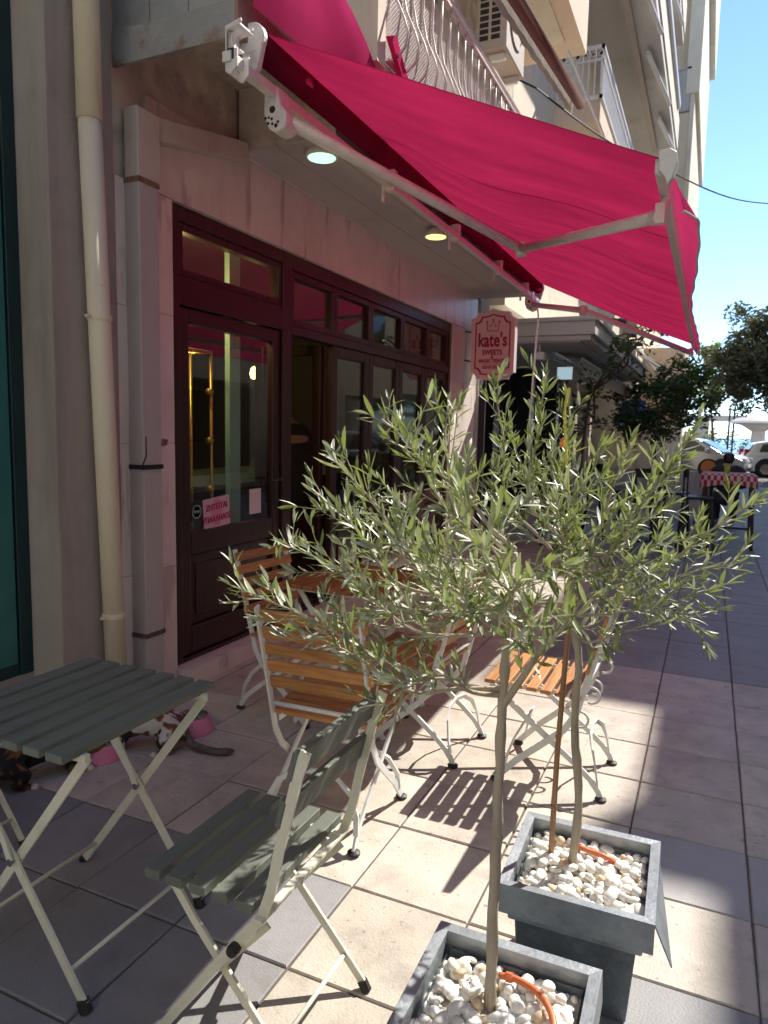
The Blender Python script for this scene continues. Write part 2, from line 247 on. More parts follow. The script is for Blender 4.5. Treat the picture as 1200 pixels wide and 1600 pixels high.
# ------------------------------------------------------------------ mesh helpers
class MB:
    def __init__(s): s.v = []; s.f = []; s.mi = []; s.tint = None
    def add(s, vs, fs, mi=0):
        o = len(s.v); s.v += [tuple(v) for v in vs]; s.f += [tuple(i+o for i in f) for f in fs]; s.mi += [mi]*len(fs); return s
    def box(s, a, b, mi=0, T=None):
        (x0, y0, z0), (x1, y1, z1) = a, b
        x0, x1 = min(x0, x1), max(x0, x1); y0, y1 = min(y0, y1), max(y0, y1); z0, z1 = min(z0, z1), max(z0, z1)
        vs = [V((x, y, z)) for z in (z0, z1) for y in (y0, y1) for x in (x0, x1)]
        if T: vs = [T @ v for v in vs]
        return s.add(vs, [(0, 2, 3, 1), (4, 5, 7, 6), (0, 1, 5, 4), (2, 6, 7, 3), (0, 4, 6, 2), (1, 3, 7, 5)], mi)
    def cbox(s, c, d, T=None, mi=0):
        return s.box([c[i]-d[i]/2 for i in range(3)], [c[i]+d[i]/2 for i in range(3)], mi, T)
    def tube(s, pts, r, n=8, mi=0, cap=True, ry=None, side=None):
        pts = [V(p) for p in pts]; k = len(pts); o = len(s.v)
        rr = r if isinstance(r, (list, tuple)) else [r]*k
        ref = None; rings = []
        for i in range(k):
            t = (pts[min(i+1, k-1)]-pts[max(i-1, 0)]).normalized()
            if side is not None: a = V(side)
            elif ref is None: a = V((0, 0, 1)) if abs(t.z) < .9 else V((1, 0, 0))
            else: a = ref
            a = (a - t*a.dot(t)).normalized(); ref = a; b = t.cross(a)
            for j in range(n):
                g = 2*PI*(j+.5)/n
                s.v.append(tuple(pts[i] + a*math.cos(g)*rr[i]*((ry or 1) if side is not None else 1) + b*math.sin(g)*rr[i]))
        for i in range(k-1):
            for j in range(n):
                s.f.append((o+i*n+j, o+i*n+(j+1) % n, o+(i+1)*n+(j+1) % n, o+(i+1)*n+j)); s.mi.append(mi)
        if cap:
            s.f.append(tuple(o+j for j in reversed(range(n)))); s.mi.append(mi)
            s.f.append(tuple(o+(k-1)*n+j for j in range(n))); s.mi.append(mi)
        return s
    def bar(s, pts, wid, th, side, mi=0):
        # flat bar swept along pts: thickness th along `side`, width wid across
        pts = [V(p) for p in pts]; k = len(pts); o = len(s.v); sd = V(side).normalized()
        for i in range(k):
            t = (pts[min(i+1, k-1)]-pts[max(i-1, 0)]).normalized(); b = t.cross(sd).normalized()
            for (p, q) in ((-1, -1), (1, -1), (1, 1), (-1, 1)):
                s.v.append(tuple(pts[i]+sd*p*th/2+b*q*wid/2))
        for i in range(k-1):
            for j in range(4):
                s.f.append((o+i*4+j, o+i*4+(j+1) % 4, o+(i+1)*4+(j+1) % 4, o+(i+1)*4+j)); s.mi.append(mi)
        s.f.append((o+3, o+2, o+1, o)); s.f.append((o+k*4-4, o+k*4-3, o+k*4-2, o+k*4-1)); s.mi += [mi, mi]
        return s
    def lathe(s, prof, c=(0, 0, 0), n=20, axis='z', mi=0):
        o = len(s.v); k = len(prof)
        for (r, h) in prof:
            for j in range(n):
                a = 2*PI*j/n; p = (r*math.cos(a), r*math.sin(a), h)
                if axis == 'x': p = (h, p[0], p[1])
                if axis == 'y': p = (p[0], h, p[1])
                s.v.append((c[0]+p[0], c[1]+p[1], c[2]+p[2]))
        for i in range(k-1):
            for j in range(n):
                s.f.append((o+i*n+j, o+i*n+(j+1) % n, o+(i+1)*n+(j+1) % n, o+(i+1)*n+j)); s.mi.append(mi)
        s.f.append(tuple(o+j for j in reversed(range(n)))); s.f.append(tuple(o+(k-1)*n+j for j in range(n))); s.mi += [mi, mi]
        return s
    def prism(s, poly, f0, f1, mi=0):
        k = len(poly); o = len(s.v); s.v += [tuple(f0(*p)) for p in poly]+[tuple(f1(*p)) for p in poly]
        s.f.append(tuple(o+i for i in range(k))); s.f.append(tuple(o+k+i for i in reversed(range(k)))); s.mi += [mi, mi]
        for i in range(k):
            j = (i+1) % k; s.f.append((o+i, o+k+i, o+k+j, o+j)); s.mi.append(mi)
        return s
    def build(s, name, m, parent=None, off=None, smooth=False, bevel=0, kind=None, fix=True):
        me = bpy.data.meshes.new(name); vs = s.v
        if off is None and parent is not None: off = ORG.get(parent.name)
        if off is not None: vs = [(v[0]-off[0], v[1]-off[1], v[2]-off[2]) for v in vs]
        me.from_pydata(vs, [], s.f); me.validate()
        for mm in (m if isinstance(m, (list, tuple)) else [m]): me.materials.append(MT[mm] if isinstance(mm, str) else mm)
        if len(me.polygons) == len(s.mi): me.polygons.foreach_set('material_index', s.mi)
        if s.tint is not None:
            at = me.attributes.new('tint', 'FLOAT', 'POINT'); at.data.foreach_set('value', s.tint)
        if fix:
            bm = bmesh.new(); bm.from_mesh(me); bmesh.ops.recalc_face_normals(bm, faces=bm.faces); bm.to_mesh(me); bm.free()
        if smooth: me.shade_smooth()
        o = bpy.data.objects.new(name, me); COL.objects.link(o)
        if parent: o.parent = parent
        if bevel:
            b = o.modifiers.new('bevel', 'BEVEL'); b.width = bevel; b.segments = 2; b.limit_method = 'ANGLE'; b.angle_limit = R(40)
        if kind: o['kind'] = kind
        if parent: ORG[o.name] = off or (0, 0, 0)
        return o

ORG = {}
def thing(name, label, cat, loc=(0, 0, 0), rz=0, group=None):
    o = bpy.data.objects.new(name, None); COL.objects.link(o); o.location = loc; o.rotation_euler = (0, 0, rz)
    o.empty_display_size = .05; o['label'] = label; o['category'] = cat
    if group: o['group'] = group
    ORG[o.name] = tuple(loc) if rz == 0 else (0, 0, 0)
    return o
def local(t): ORG[t.name] = (0, 0, 0)
def tag(o, label, cat, group=None):
    o['label'] = label; o['category'] = cat
    if group: o['group'] = group
    return o
def struct(o): o['kind'] = 'structure'; return o
def kids(o): return [c for c in bpy.data.objects if c.parent == o]
def dup(root, loc, rz, label=None, group=None):
    r = root.copy(); COL.objects.link(r); r.location = loc; r.rotation_euler = (0, 0, rz)
    if label: r['label'] = label
    if group: r['group'] = group
    for ch in kids(root):
        c = ch.copy(); COL.objects.link(c); c.parent = r
        for g in kids(ch):
            d = g.copy(); COL.objects.link(d); d.parent = c
    return r
def text(name, body, size, m, parent, mw, sx=1., off=0., space=1., ext=.002):
    cu = bpy.data.curves.new('txt', 'FONT'); cu.body = body; cu.size = size; cu.align_x = 'CENTER'; cu.align_y = 'CENTER'; cu.extrude = ext; cu.offset = off; cu.space_character = space
    cu.resolution_u = 3
    to = bpy.data.objects.new('txt', cu); COL.objects.link(to)
    dg = bpy.context.evaluated_depsgraph_get(); me = bpy.data.meshes.new_from_object(to.evaluated_get(dg)); me.name = name
    bpy.data.objects.remove(to); bpy.data.curves.remove(cu)
    me.transform(M.Diagonal((sx, 1, 1, 1))); me.transform(mw)
    if parent is not None:
        f = ORG.get(parent.name, (0, 0, 0)); me.transform(M.Translation((-f[0], -f[1], -f[2])))
    me.materials.clear(); me.materials.append(MT[m])
    o = bpy.data.objects.new(name, me); COL.objects.link(o); o.parent = parent
    return o
def ray(u, v): return fw + rt*((u-600)/F) - up*((v-800)/F)
def PX(u, v, x): d = ray(u, v); return CAMP + d*(x/d.x)
def PY(u, v, y): d = ray(u, v); return CAMP + d*(y/d.y)
def G(u, v, z=0): d = ray(u, v); return CAMP + d*((z-1.52)/d.z)
def proj(p):
    d = V(p)-CAMP; k = d.dot(fw)
    return (600+F*d.dot(rt)/k, 800-F*d.dot(up)/k, k) if k > .05 else (-9e3, -9e3, k)
def inframe(p, m=40):
    u, v, k = proj(p); return k > .1 and -m < u < 1200+m and -m < v < 1600+m

# ------------------------------------------------------------------ ground, tiles, road, sea
road = struct(MB().box((-400, -60, -.4), (400, 58, -.05)).build('road', 'asphalt'))
sea = struct(MB().add([(-4000, 58, -1.6), (4000, 58, -1.6), (4000, 5200, -1.6), (-4000, 5200, -1.6)], [(0, 1, 2, 3)]).build('sea', 'sea'))
pav = struct(MB().box((-3.6, -9, -.3), (5.0, 25.0, -.006)).build('pavement', 'mortar'))
TP = .4045
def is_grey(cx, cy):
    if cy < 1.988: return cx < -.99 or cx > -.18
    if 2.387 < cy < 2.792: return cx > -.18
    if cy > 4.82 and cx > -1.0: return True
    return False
tiles = []
for j in range(-24, 57):
    for i in range(-12, 9):
        cx = .2245+TP*(i+.5); cy = 1.988+TP*(j+.5)
        tiles.append((cx, cy))
def tile_mb(seed):
    h = TP/2-.0034; m_ = MB(); b = .004
    top = [(-h+b, -h+b, 0), (h-b, -h+b, 0), (h-b, h-b, 0), (-h+b, h-b, 0)]
    lo = [(-h, -h, -b), (h, -h, -b), (h, h, -b), (-h, h, -b)]; bo = [(x, y, -.02) for x, y, z in lo]
    m_.add(top+lo+bo, [(0, 1, 2, 3)]+[(4+k, 4+(k+1) % 4, (k+1) % 4, k) for k in range(4)]+[(8+k, 8+(k+1) % 4, 4+(k+1) % 4, 4+k) for k in range(4)])
    return m_
protos = {}
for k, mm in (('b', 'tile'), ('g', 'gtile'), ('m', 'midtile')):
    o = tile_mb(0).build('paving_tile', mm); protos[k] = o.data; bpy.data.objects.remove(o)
def vis(c):
    u, v, d = proj((c[0], c[1], 0)); return d > .2 and -120 < u < 1320 and 690 < v < 1760 and c[0] > -2.75
tl = sorted([c for c in tiles if vis(c)], key=lambda c: c[0]**2+c[1]**2)[:296]
near = set(tl); rest = MB(); rg = random.Random(3)
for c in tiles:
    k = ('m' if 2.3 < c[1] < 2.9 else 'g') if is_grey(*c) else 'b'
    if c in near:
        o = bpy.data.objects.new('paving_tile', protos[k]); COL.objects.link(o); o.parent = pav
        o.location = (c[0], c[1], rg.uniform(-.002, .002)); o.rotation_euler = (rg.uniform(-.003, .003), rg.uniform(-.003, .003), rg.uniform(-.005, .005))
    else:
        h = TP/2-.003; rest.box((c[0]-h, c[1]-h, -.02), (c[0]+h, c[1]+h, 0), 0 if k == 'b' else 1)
rest.build('paving_field', ['tile', 'gtile'], pav, kind='stuff')

# ------------------------------------------------------------------ the sweet shop's building
B = thing('shop_building', 'pale building with pinkish marble shopfront, dark wooden door and windows under raspberry awning', 'building', (-2.75, 5.5, 0))
FX = -2.75
wl = MB()
wl.box((-3.0, 2.765, 0), (FX-.022, 3.18, 2.74)).box((-3.0, 2.765, 2.74), (FX-.022, 8.9, 3.56)).box((-3.0, 7.87, 0), (FX-.022, 8.9, 2.74))
wl.box((-12, 2.765, 3.56), (FX-.002, 10.0, 15))
wl.build('wall', 'concrete', B)
def slab(y0, y1, z0, z1):
    MB().box((FX-.022, y0+.0015, z0+.0015), (FX+random.uniform(-.0012, .0015), y1-.0015, z1-.0015)).build('marble_slab', 'marble', B)
for y0, y1 in ((2.765, 2.99), (2.99, 3.18)):
    zs = [0, .72, 1.42, 2.12, 2.74]
    for a, b in zip(zs, zs[1:]): slab(y0, y1, a, b)
ys = [2.99, 3.9, 4.95, 6.0, 7.0, 7.87, 8.75]
for a, b in zip(ys, ys[1:]): slab(a, b, 2.742, 3.2)
for a, b in zip([0, .7, 1.4, 2.1, 2.74], [.7, 1.4, 2.1, 2.74]): slab(7.87, 8.75, a, b)
MB().box((-2.80, 3.185, 0), (-2.655, 7.865, .105)).build('step', 'marble', B, bevel=.004)
MB().add([(FX+.0035, 3.06, 1.40), (FX+.0035, 3.11, 1.41), (FX+.0035, 3.12, 1.44), (FX+.0035, 3.07, 1.445)], [(0, 1, 2, 3)]).build('rust_stain', 'rust', B)
# slab over the shop with steel edge, soffit box
MB().box((-2.75, 2.80, 3.56), (-2.04, 8.9, 3.64)).build('ceiling_slab', 'concrete', B)
MB().box((-2.75, 2.765, 3.235), (-2.03, 2.785, 3.39)).build('fascia', 'rusty', B)
MB().box((-2.03, 2.765, 3.237), (-2.012, 8.9, 3.41)).build('fascia', 'redlit_rust', B)
for a, b in ((-2.748, -2.52), (-2.515, -2.29), (-2.285, -2.05)):
    MB().box((a, 2.77, 3.393), (b, 2.779, 4.6)).build('galvanised_sheet', 'galv', B)
MB().box((-2.748, 3.785, 3.203), (-2.075, 8.9, 3.555)).build('soffit_box_end', 'concrete', B)
for a, b in ((-2.748, -2.475), (-2.47, -2.20), (-2.195, -2.07)):
    MB().box((a, 3.788, 3.188), (b, 8.9, 3.2025)).build('soffit_panel', 'soffit', B)
MB().tube([(-2.735, 3.79, 3.185), (-2.735, 8.9, 3.185)], .007, 6).build('soffit_trim', 'white', B)
# side fin and balcony floor of the first floor
MB().box((-2.748, 3.95, 3.645), (-1.90, 4.06, 7)).build('side_wall', 'cream', B)
MB().box((-2.748, 4.06, 3.56), (-1.92, 9.9, 3.70)).build('balcony_floor', 'cream', B)
MB().box((-2.748, 5.2, 6.42), (-1.80, 10.0, 6.60)).box((-1.86, 5.2, 6.60), (-1.80, 10.0, 7.5)).build('upper_balcony', 'peach', B)
MB().box((-2.70, 5.4, 6.405), (-2.0, 9.6, 6.418)).build('ceiling_panel', 'cream', B)
for zz in (9.4, 12.4):
    MB().box((-2.748, 3.2, zz), (-1.80, 10.0, zz+.18)).box((-1.86, 3.2, zz+.18), (-1.80, 10.0, zz+1.05)).build('upper_balcony', 'peach', B)
wf = MB()
for z in (4.0, 6.8): wf.box((FX-.001, 6.0, z), (FX+.03, 7.0, z+2.2), 0)
wf.build('balcony_door', 'dglass', B)

# shop interior
it = MB()
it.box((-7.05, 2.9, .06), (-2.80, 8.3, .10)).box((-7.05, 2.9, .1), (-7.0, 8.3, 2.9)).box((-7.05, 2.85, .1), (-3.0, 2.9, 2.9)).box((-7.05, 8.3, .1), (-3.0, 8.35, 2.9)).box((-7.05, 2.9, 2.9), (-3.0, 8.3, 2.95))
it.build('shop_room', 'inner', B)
MB().box((-3.06, 4.05, .1), (-3.02, 4.17, 2.72)).build('inner_pillar', 'mint', B)
ct = thing('sweet_counter', 'mint edged display counter inside the sweet shop', 'counter', (-4.2, 5.6, .1))
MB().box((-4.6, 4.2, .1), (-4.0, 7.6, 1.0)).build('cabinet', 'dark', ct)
MB().box((-4.65, 4.15, 1.0), (-3.95, 7.65, 1.09)).build('counter_top', 'mint', ct)
et = thing('brass_display_rack', 'tall brass rack with glass shelves behind the door glass', 'display rack', (-3.06, 3.75, .1))
for x in (-3.03, -3.2):
    for y in (3.36, 3.86): MB().tube([(x, y, .1), (x, y, 2.0)], .011, 10).build('brass_post', 'brass', et, smooth=True)
MB().tube([(-3.33, 3.86, .1), (-3.33, 3.86, 1.94)], .018, 10).build('brass_post', 'brass', et, smooth=True)
MB().tube([(-3.03, 3.36, 2.0), (-3.03, 3.86, 2.0), (-3.2, 3.86, 2.0), (-3.2, 3.36, 2.0)], .011, 8).build('top_rail', 'brass', et, smooth=True)
for z in (.5, .78, 1.1, 1.42, 1.74):
    MB().box((-3.34, 3.36, z), (-3.03, 3.86, z+.008)).build('glass_shelf', 'shelf', et)
    k = MB()
    for y in (3.40, 3.83): k.lathe([(.02, -.02), (.024, 0), (.02, .02)], (-3.02, y, z+.004), 10, 'y')
    k.build('shelf_clip', 'brass', et, smooth=True)
def lamp(loc, e, col, r=.04):
    l = bpy.data.lights.new('bulb_light', 'POINT'); l.energy = e; l.color = col; l.shadow_soft_size = r
    o = bpy.data.objects.new('bulb_light', l); COL.objects.link(o); o.location = loc; return o
def pendant(x, y, z, m, lab, e, col):
    t = thing('pendant_lamp', lab, 'lamp', (x, y, z))
    MB().tube([(x, y, z+.08), (x, y, 2.9)], .006, 6).build('cord', 'black', t)
    MB().lathe([(.005, .08), (.03, .06), (.045, 0), (.03, -.05), (.004, -.06)], (x, y, z), 12).build('globe', m, t, smooth=True)
    l = lamp((0, 0, -.12), e, col); l.parent = t
pendant(-3.08, 3.60, 2.42, 'bulb', 'small glowing bulb over the brass rack inside the door', 5, (1, .70, .30))
pendant(-4.6, 6.6, 2.1, 'bulb', 'glowing bulb hanging over the far end of the sweet counter', .25, (1, .75, .45))

# door and windows
DX0, DX1 = -2.86, -2.785
def frame(parent, name, y0, y1, z0, z1, wdt=.06, x0=DX0, x1=DX1, m='darkwood', bev=.006):
    b = MB(); b.box((x0, y0, z0), (x1, y0+wdt, z1)).box((x0, y1-wdt, z0), (x1, y1, z1)).box((x0+.001, y0+wdt, z1-wdt), (x1-.001, y1-wdt, z1)).box((x0+.001, y0+wdt, z0), (x1-.001, y1-wdt, z0+wdt))
    return b.build(name, m, parent, bevel=bev)
def pane(parent, y0, y1, z0, z1, x=-2.822):
    return MB().box((x, y0, z0), (x+.006, y1, z1)).build('pane', 'glass', parent)
fr = MB()
fr.box((DX0-.01, 3.18, .106), (DX1+.012, 3.262, 2.74)).box((DX0-.01, 4.335, .106), (DX1+.012, 4.45, 2.74)).box((DX0-.01, 7.80, .106), (DX1+.012, 7.87, 2.74))
fr.box((DX0-.009, 3.262, 2.655), (DX1+.011, 4.335, 2.739)).box((DX0-.009, 4.45, 2.635), (DX1+.011, 7.80, 2.739))
fr.box((DX0-.009, 3.262, 2.20), (DX1+.010, 4.335, 2.36)).box((DX0-.009, 4.45, 2.185), (DX1+.010, 7.80, 2.25))
fr.box((DX0-.01, 3.262, .106), (DX1+.011, 4.335, .13))
fr.build('frame', 'darkwood', B, bevel=.005)
tw = frame(B, 'transom_window', 3.262, 4.335, 2.36, 2.655, .045); pane(tw, 3.30, 4.30, 2.40, 2.62)
for a, b in ((4.45, 5.11), (5.11, 5.775), (5.775, 6.49), (6.49, 7.175), (7.175, 7.80)):
    t_ = frame(B, 'transom_window', a, b, 2.25, 2.635, .05); pane(t_, a+.045, b-.045, 2.29, 2.60)
def leaf(y0, y1, z0=.13, z1=2.185, gz=.88, name='window_leaf'):
    st = .085; b = MB()
    b.box((DX0+.008, y0, z0), (DX1-.008, y0+st, z1)).box((DX0+.008, y1-st, z0), (DX1-.008, y1, z1))
    b.box((DX0+.009, y0+st, z1-.09), (DX1-.009, y1-st, z1)).box((DX0+.009, y0+st, gz-.14), (DX1-.009, y1-st, gz)).box((DX0+.009, y0+st, z0), (DX1-.009, y1-st, z0+.17))
    o = b.build(name, 'darkwood', B, bevel=.008)
    MB().box((DX0+.02, y0+st, z0+.17), (DX1-.03, y1-st, gz-.14)).box((DX0+.03, y0+st+.06, z0+.23), (DX1-.018, y1-st-.06, gz-.20)).build('panel', 'darkwood', o, off=ORG[B.name], bevel=.012)
    p = pane(o, y0+st-.01, y1-st+.01, gz-.01, z1-.08); return o
def fixsub(o):
    pass
ORG_B = ORG[B.name]
for nm in ('transom_window', 'window_leaf', 'door'): pass
door = leaf(3.275, 4.325, .135, 2.195, .885, 'door')
hd = MB(); hd.box((-2.793, 4.245, .98), (-2.783, 4.285, 1.26)); hd.tube([(-2.785, 4.265, 1.16), (-2.735, 4.265, 1.16), (-2.73, 4.25, 1.16), (-2.73, 4.13, 1.16)], .010, 8)
hd.build('handle', 'black', door)
for a, b in ((5.10, 5.775), (5.775, 6.45), (6.45, 7.12), (7.12, 7.80)): leaf(a, b)
# the open leaf folded inwards beside the opening
ol = MB(); ol.box((-3.50, 5.035, .13), (-2.87, 5.09, .88)).box((-3.50, 5.035, .88), (-3.42, 5.09, 2.18)).box((-2.95, 5.035, .88), (-2.87, 5.09, 2.18)).box((-3.42, 5.036, 2.1), (-2.95, 5.089, 2.18))
ol = ol.build('open_window_leaf', 'darkwood', B, bevel=.006); MB().box((-3.42, 5.06, .88), (-2.95, 5.066, 2.1)).build('pane', 'glass', ol, off=ORG_B)
MB().box((DX0, 4.45, .106), (DX1, 5.10, .13)).build('threshold', 'darkwood', B)
# notices on the door glass
def notice(name, lab, y0, y1, z0, z1, m, tilt=0):
    t = thing(name, lab, 'notice', (-2.812, (y0+y1)/2, z0))
    T = M.Translation((-2.812, (y0+y1)/2, (z0+z1)/2)) @ M.Rotation(tilt, 4, 'X')
    MB().cbox((0, 0, 0), (.002, y1-y0, z1-z0), T).build('sheet', m, t); return t, T
FACE = M(((0, 0, 1, 0), (1, 0, 0, 0), (0, 1, 0, 0), (0, 0, 0, 1)))      # text plane facing +x, reading along +y
n1, T1 = notice('help_wanted_notice', 'pink help wanted notice with two lines of Greek capitals on the door glass', 3.50, 3.765, .885, 1.075, 'paperpink', R(4))
MB().lathe([(.085, 0), (.085, .0006)], (0, 0, 0), 28, 'x').build('printed_blot', 'blotch', n1, off=(0, 0, 0)).matrix_local = M.Translation((.0016, 0, .095)) @ M.Diagonal((1, .62, 1, 1))
text('lettering', 'ΖΗΤΕΙΤΑΙ', .052, 'signmag', n1, T1 @ M.Translation((.003, 0, .035)) @ FACE, .92, .0006)
text('lettering', 'ΥΠΑΛΛΗΛΟΣ', .052, 'signmag', n1, T1 @ M.Translation((.003, 0, -.04)) @ FACE, .92, .0006)
n2, T2 = notice('small_white_notice', 'small white paper notice at the right of the door glass', 3.985, 4.12, .93, 1.10, 'paper')
n3, T3 = notice('round_emblem_sticker', 'dark square sticker with a round emblem, left of the pink notice', 3.385, 3.485, .94, 1.06, 'black')
em = MB()
for r0, r1 in ((.042, .036),):
    em.lathe([(r0, 0), (r0, .0015), (r1, .0015), (r1, 0)], (-2.8105, 3.437, 1.0), 24, 'x')
for dy in (-.014, .014): em.lathe([(.010, 0), (.010, .0015), (.005, .0015), (.005, 0)], (-2.8105, 3.437+dy, 1.0), 12, 'x')
em.build('emblem', 'mint', n3)

# downlights under the soffit
def downlight(x, y, z, m, lab, hang):
    t = thing('ceiling_light', lab, 'ceiling light', (x, y, z))
    if hang:
        MB().tube([(x, y, z+.03), (x, y, 3.19)], .006, 6).box((x-.012, y-.03, z+.05), (x+.012, y+.03, 3.19)).build('bracket', 'white', t)
    MB().lathe([(.055, .055), (.085, .03), (.098, .005), (.098, -.012), (.086, -.014), (.086, -.006)], (x, y, z), 28).build('rim', 'white', t, smooth=False)
    MB().lathe([(.084, -.010), (.083, -.018), (.05, -.022), (.002, -.023)], (x, y, z), 28).build('lens', m, t, smooth=True)
downlight(-2.26, 3.95, 3.165, 'lampw', 'round cool white downlight under the soffit by the awning bracket', False)
downlight(-2.18, 5.72, 3.13, 'lampy', 'round yellow downlight hanging under the soffit over the windows', True)

# pipes on the left
t = thing('drainpipe', 'round cream drainpipe on the grey rendered wall', 'pipe', (-2.685, 2.63, 0))
MB().tube([(-2.685, 2.655, .0), (-2.685, 2.60, 1.6), (-2.685, 2.553, 3.0)], .052, 18).build('pipe', 'pipe', t, smooth=True)
MB().tube([(-2.685, 2.556, 2.9), (-2.685, 2.54, 4.6)], .057, 18).build('pipe_socket', 'pipe', t, smooth=True)
for z, yy in ((2.02, 2.588), (.56, 2.636)):
    MB().lathe([(.054, -.012), (.057, -.012), (.057, .012), (.054, .012)], (-2.685, yy, z), 18).box((-2.69, yy-.085, z-.006), (-2.675, yy-.05, z+.006)).build('clamp', 'pipe', t)
t = thing('duct', 'square grey cable duct with cream upper elbow beside the marble door surround', 'duct', (-2.70, 2.91, 0))
MB().box((-2.749, 2.83, .13), (-2.655, 2.965, 2.72)).build('duct_body', 'duct', t, bevel=.004)
MB().box((-2.749, 2.825, 0), (-2.64, 2.985, .14)).box((-2.749, 2.825, 0), (-2.60, 2.985, .06)).build('shoe', 'tealdark', t, bevel=.008)
MB().box((-2.749, 2.832, 2.74), (-2.66, 2.99, 3.075)).build('duct_elbow', 'ductside', t, bevel=.004)
MB().prism([(2.992, 2.965), (3.775, 3.13), (3.775, 3.235), (2.992, 3.078)], lambda a, b: (-2.749, a, b), lambda a, b: (-2.668, a, b)).build('sloping_casing', 'ductside', t, bevel=.003)
for z, mm in ((2.73, 'rust'), (1.30, 'black'), (.40, 'mortar')):
    MB().box((-2.749, 2.824, z-.012), (-2.650, 2.972, z+.012)).build('strap', mm, t)
MB().tube([(-2.66, 2.822, 1.3), (-2.60, 2.79, 1.36), (-2.59, 2.78, 1.46)], .004, 5).build('strap_tail', 'black', t)

# neighbour on the left: render pilaster and teal shopfront
NB = thing('rendered_building', 'grey rendered neighbour building with teal shopfront at the left edge', 'building', (-2.9, 1.5, 0))
MB().box((-12, 2.385, -.05), (-2.752, 2.76, 12)).build('pilaster', 'render2', NB)
MB().box((-2.985, 2.380, -.05), (-2.7535, 2.3845, 12)).build('pilaster_side', 'render', NB)
MB().box((-12, -9, 3.6), (-2.99, 2.38, 12)).build('wall', 'render', NB)
MB().box((-3.1, -9, -.05), (-2.96, 2.379, .30)).build('plinth', 'render2', NB)
ws = MB().box((-3.06, 2.31, .30), (-2.955, 2.379, 3.6)).box((-3.05, 1.3, 3.3), (-2.965, 2.31, 3.6)).box((-3.05, 1.3, .3), (-2.965, 2.31, .36)).build('shop_window', 'tealdark', NB, bevel=.004)
MB().box((-3.045, 1.95, .36), (-2.962, 2.302, 3.3)).build('frame', 'teal', ws, off=ORG[NB.name], bevel=.006)
MB().box((-3.03, 1.3, .36), (-3.02, 1.945, 3.3)).build('pane', 'dglass', ws, off=ORG[NB.name])

# ------------------------------------------------------------------ awning
AW = thing('awning', 'raspberry red folding arm awning stretched out over the shop terrace', 'awning', (-2.0, 5.8, 3.2))
Y0, Y1 = 2.90, 8.72
RX, RZ, BX, BZ = -2.0, 3.25, -.232, 2.53
def aw_pt(u, v):          # u 0..1 from roller to front bar, v along the street
    y = Y0+(Y1-Y0)*v
    x = (RX+.02)+(BX-RX-.02)*u; z = (RZ+.055)+(BZ-RZ-.055)*u
    z -= .035*math.sin(PI*u)*(.35+.65*math.sin(PI*v)**.5 if 0 < v < 1 else .35)
    z += .016*math.sin(v*15+u*3)*math.sin(PI*u)*(1-u*.5) + .024*math.sin(u*8+v*5+1.2)*math.sin(PI*u)*min(1, 6*v)*min(1, 6*(1-v)) + .003*math.sin(v*61+u*9)*u*(1-u)*3 + .012*math.sin(u*9+v*4)*math.sin(PI*v)*math.sin(PI*u)
    return (x, y, z)
m_ = MB(); NU, NV = 26, 60
vs = [aw_pt(i/NU, j/NV) for i in range(NU+1) for j in range(NV+1)]
m_.add(vs, [(i*(NV+1)+j, i*(NV+1)+j+1, (i+1)*(NV+1)+j+1, (i+1)*(NV+1)+j) for i in range(NU) for j in range(NV)])
m_.build('canopy', 'awning', AW, smooth=True)
for v in (.0, .205, .41, .615, .82, 1.):
    k = MB()
    for i in range(NU):
        a, b = aw_pt(i/NU, v), aw_pt((i+1)/NU, v); d = .003
        k.add([(a[0], a[1]-d*2, a[2]-.0015), (a[0], a[1]+d*2, a[2]-.0015), (b[0], b[1]+d*2, b[2]-.0015), (b[0], b[1]-d*2, b[2]-.0015)], [(0, 1, 2, 3)])
    k.build('canopy_seam', 'awning', AW)
# valance blown outwards
def val_pt(s, v):
    y = Y0+.05+(Y1-Y0-.05)*v
    blow = .045 + .065*max(0, 1-v*3) + .010*math.sin(v*11) + .003*math.sin(v*71+1)
    z = BZ-.03-(.14+.01*max(0, 1-v*4))*s*(1-.05*math.sin(v*25)); x = BX+.028+blow*(s**.8)
    if v < .03: x -= blow*.5*(1-v/.03)*s
    return (x, y, z)
m_ = MB(); NS, NL = 8, 110
m_.add([val_pt(i/NS, j/NL) for i in range(NS+1) for j in range(NL+1)], [(i*(NL+1)+j, i*(NL+1)+j+1, (i+1)*(NL+1)+j+1, (i+1)*(NL+1)+j) for i in range(NS) for j in range(NL)])
m_.build('valance', 'valance', AW, smooth=True)
hm = MB(); hm.tube([val_pt(1, j/NL) for j in range(NL+1)], .006, 5); hm.build('valance_hem', 'wfab', AW)
# roller, torsion bar, front bar
MB().tube([(RX, Y0-.02, RZ), (RX, Y1+.02, RZ)], .062, 20).build('roller', 'awning', AW, smooth=True)
MB().box((-2.02, 2.66, 3.075), (-1.975, 8.75, 3.12)).build('torsion_bar', 'awhite', AW, bevel=.004)
fb = MB(); fb.prism([(-.255, 2.545), (-.225, 2.555), (-.20, 2.535), (-.20, 2.49), (-.215, 2.47), (-.255, 2.485)], lambda x, z: (x, 2.92, z), lambda x, z: (x, 8.72, z)); fb.build('front_bar', 'white', AW, bevel=.006)
for y in (2.895, 8.745):
    c = MB(); c.prism([(-.240, 2.552), (-.205, 2.558), (-.178, 2.54), (-.172, 2.50), (-.185, 2.455), (-.205, 2.425), (-.215, 2.455), (-.240, 2.485)], lambda x, z: (x, y-.02, z), lambda x, z: (x, y+.02, z)); c.build('end_cap', 'duct' if y > 5 else 'white', AW, bevel=.006)
